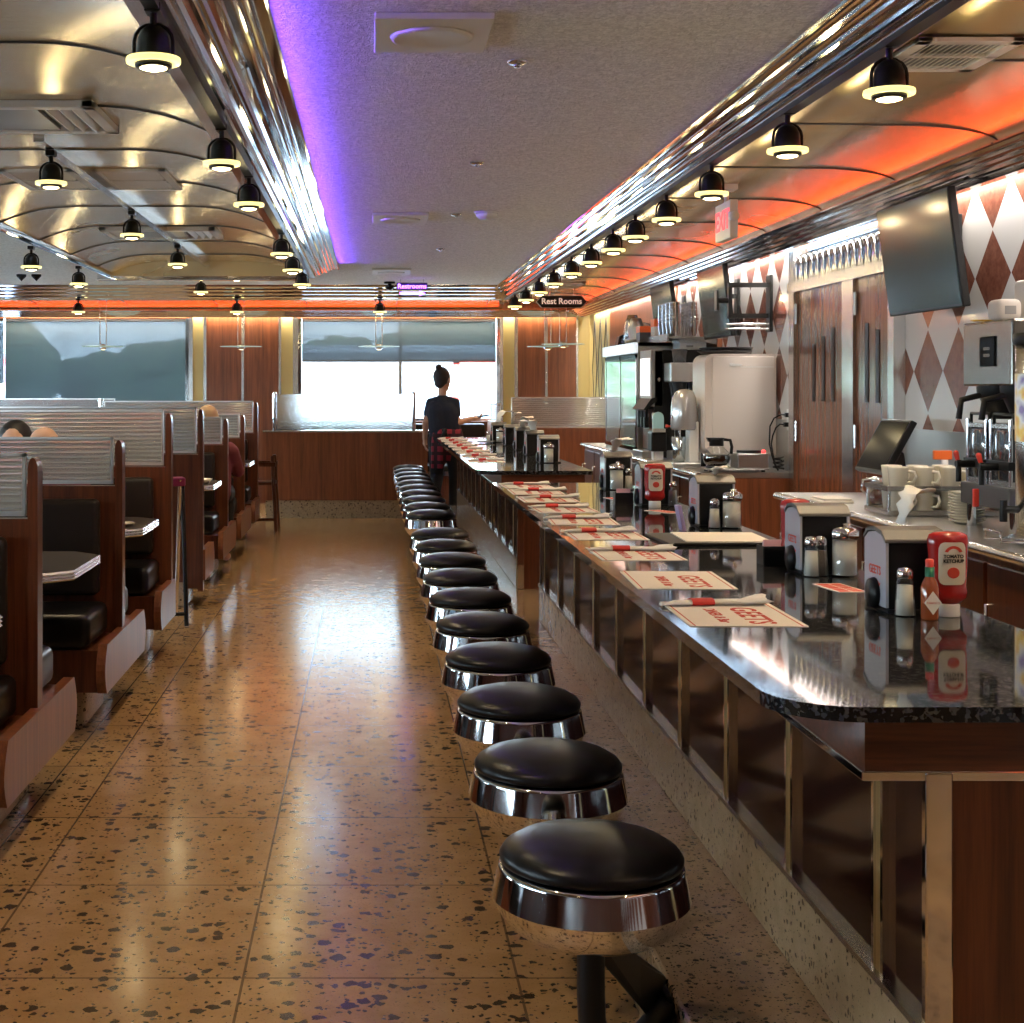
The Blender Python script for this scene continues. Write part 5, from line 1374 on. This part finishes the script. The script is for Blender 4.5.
# ------------------------------------------------------------------ signs
t=thing('restroom_sign','black pointed sign with white lettering hung before the back wood panel','sign',(1.905,14.5,2.232))
hx=[(-.255,0),(-.20,-.062),(.20,-.062),(.255,0),(.20,.062),(-.20,.062)]
MB().prism(hx,'y',-.008,.008).build('edge',M['grey'],t)
MB().prism([(a*.975,b*.93) for a,b in hx],'y',-.011,-.008).build('face',M['black'],t)
obj('lettering',lettering('rr','Rest Rooms',.082,M['rest'],extrude=.0012,bold=.0022),t,(0,-.0122,.003),(PI/2,0,0))
for x in(-.12,.12): MB().cyl((x,0,.06),(x,0,.145),.004).build('rod',M['chrome_r'],t)
t=thing('neon_sign','glowing purple restroom sign with an arrow below','sign',(.43,15.2,2.435))
obj('lettering',lettering('ne','Restrooms',.068,M['purple'],extrude=.002,bold=.001),t,(0,-.008,.0),(PI/2,0,0))
B(-.16,.16,-.004,.004,-.035,.04).build('panel',mat('purple_panel',(.10,.05,.22),.4),t)
MB().prism([(-.13,-.085),(.08,-.085),(.08,-.10),(.14,-.072),(.08,-.045),(.08,-.06),(-.13,-.06)],'y',-.006,.004).build('arrow',M['purple'],t)
MB().cyl((-.12,0,.035),(-.12,0,.0785),.003).cyl((.12,0,.035),(.12,0,.0785),.003).cyl((0,0,-.06),(0,0,-.03),.004).build('hanger',M['chrome_r'],t)
t=thing('exit_sign','white box exit sign with red letters on the right cove','exit sign',(1.765,7.2,2.19))
B(-.02,.02,-.15,.15,-.093,.093).build('housing',M['white'],t,bevel=.004)
obj('lettering',lettering('ex','EXIT',.135,M['exitred'],extrude=.001,bold=.003),t,(-.0215,0,0),(PI/2,0,-PI/2))
B(-.045,.045,-.05,.05,.155,.182).build('canopy',M['white'],t); MB().cyl((0,0,.09),(0,0,.158),.012).build('stem',M['white'],t)
MB().lathe([(0,-.02),(.022,-.02),(.026,.012),(0,.012)],16,(0,-.15,.01),axis='y').build('lamp_head',M['white'],t)
# ------------------------------------------------------------------ outside
struct(B(-60,60,17.4,120,-.25,-.1).build('ground_outside',mat('pale_asphalt',(.42,.43,.44),.8)))
struct(B(-60,-4.85,-40,17.4,-.25,-.1).build('ground_outside_side',mat('pale_asphalt_side',(.42,.43,.44),.8)))
t=thing('shop_building','pale flat-roofed shop building across the car park','building',(4.5,46,0))
B(-7.9,12,0,8,-.1,2.5).build('wall',mat('pale_brick',(.62,.58,.55),.8),t)
B(-8.2,12.3,-.3,8.3,2.5,2.75).build('roof_edge',M['white'],t)
f=MB().box(-1.9,-1.7,-.12,.0,0,2.3).box(-.1,.1,-.12,.0,0,2.3).box(-1.9,.1,-.12,0,2.15,2.3).build('door_frame',M['red_b'],t)
B(-1.7,-.1,-.06,-.01,0,2.15).build('door',mat('blue_glass',(.25,.33,.42),.2),t)
for k in range(3): B(1.5+3*k,3.6+3*k,-.06,-.01,.7,2.1).build('window',mat('shop_glass',(.3,.38,.45),.15),t)
t=thing('parked_car','pale silver car parked across the car park','car',(.9,43.5,-.1))
MB().prism([(-2.1,.35),(2.1,.35),(2.15,.8),(1.3,.95),(.8,1.5),(-1.3,1.55),(-1.95,1.0),(-2.15,.85)],'y',-.9,.9).build('body',mat('car_paint',(.45,.5,.56),.25,.3,coat=.5),t,bevel=.06,seg=3)
MB().prism([(1.18,.98),(.75,1.42),(-1.2,1.46),(-1.7,1.02)],'y',-.915,.915).build('windows',mat('car_glass',(.28,.33,.37),.15),t)
for a in(-1.35,1.35):
    for b in(-.9,.72): MB().lathe([(0,0),(.22,0),(.34,.02),(.34,.16),(.22,.18),(0,.18)],24,(a,b,.34),axis='y').build('wheel',M['dark'],t)
def tree(x,y,h,r,lb,seed):
    rnd=random.Random(seed); t=thing('tree',lb,'tree',(x,y,-.1),0,'trees beyond the car park')
    MB().tube([(0,0,0),(.1,0,h*.3),(0,.1,h*.6)],[.25,.2,.12],10).build('trunk',mat('bark',(.10,.07,.05),.9),t)
    c=MB()
    for i in range(46):
        a=rnd.uniform(0,2*PI); q=rnd.uniform(0,1)**.5; z=h*(.35+.6*rnd.random()); w=r*(1-.55*abs((z/h-.6)/.4)**2)
        c.ball((w*q*math.cos(a),w*q*math.sin(a),z),(r*.30*rnd.uniform(.7,1.2),)*3,8,6)
    c.build('crown',M['leaf'],t)
m=M['leaf']=mat('leaves',(.10,.20,.06),.8); t=NT(m); t.l(t.ramp(t.noise(t.pos(),3,5,.7),[(.35,(.06,.11,.05)),(.65,(.22,.32,.17))]),t.b.inputs['Base Color'])
for k,(x,y,h,r) in enumerate([(-18,62,3.4,4.6),(-9.6,64,2.7,3.6),(-2.75,40,4.2,.95),(-1.6,66,3.5,2.4),(3.4,70,4.5,3.0),(10.5,68,4.0,2.3)]): tree(x,y,h,r,'leafy green tree beyond the car park, %s from the left'%(ORD[k]),k)
# tidy: children of Empty roots need no labels; nothing else to do
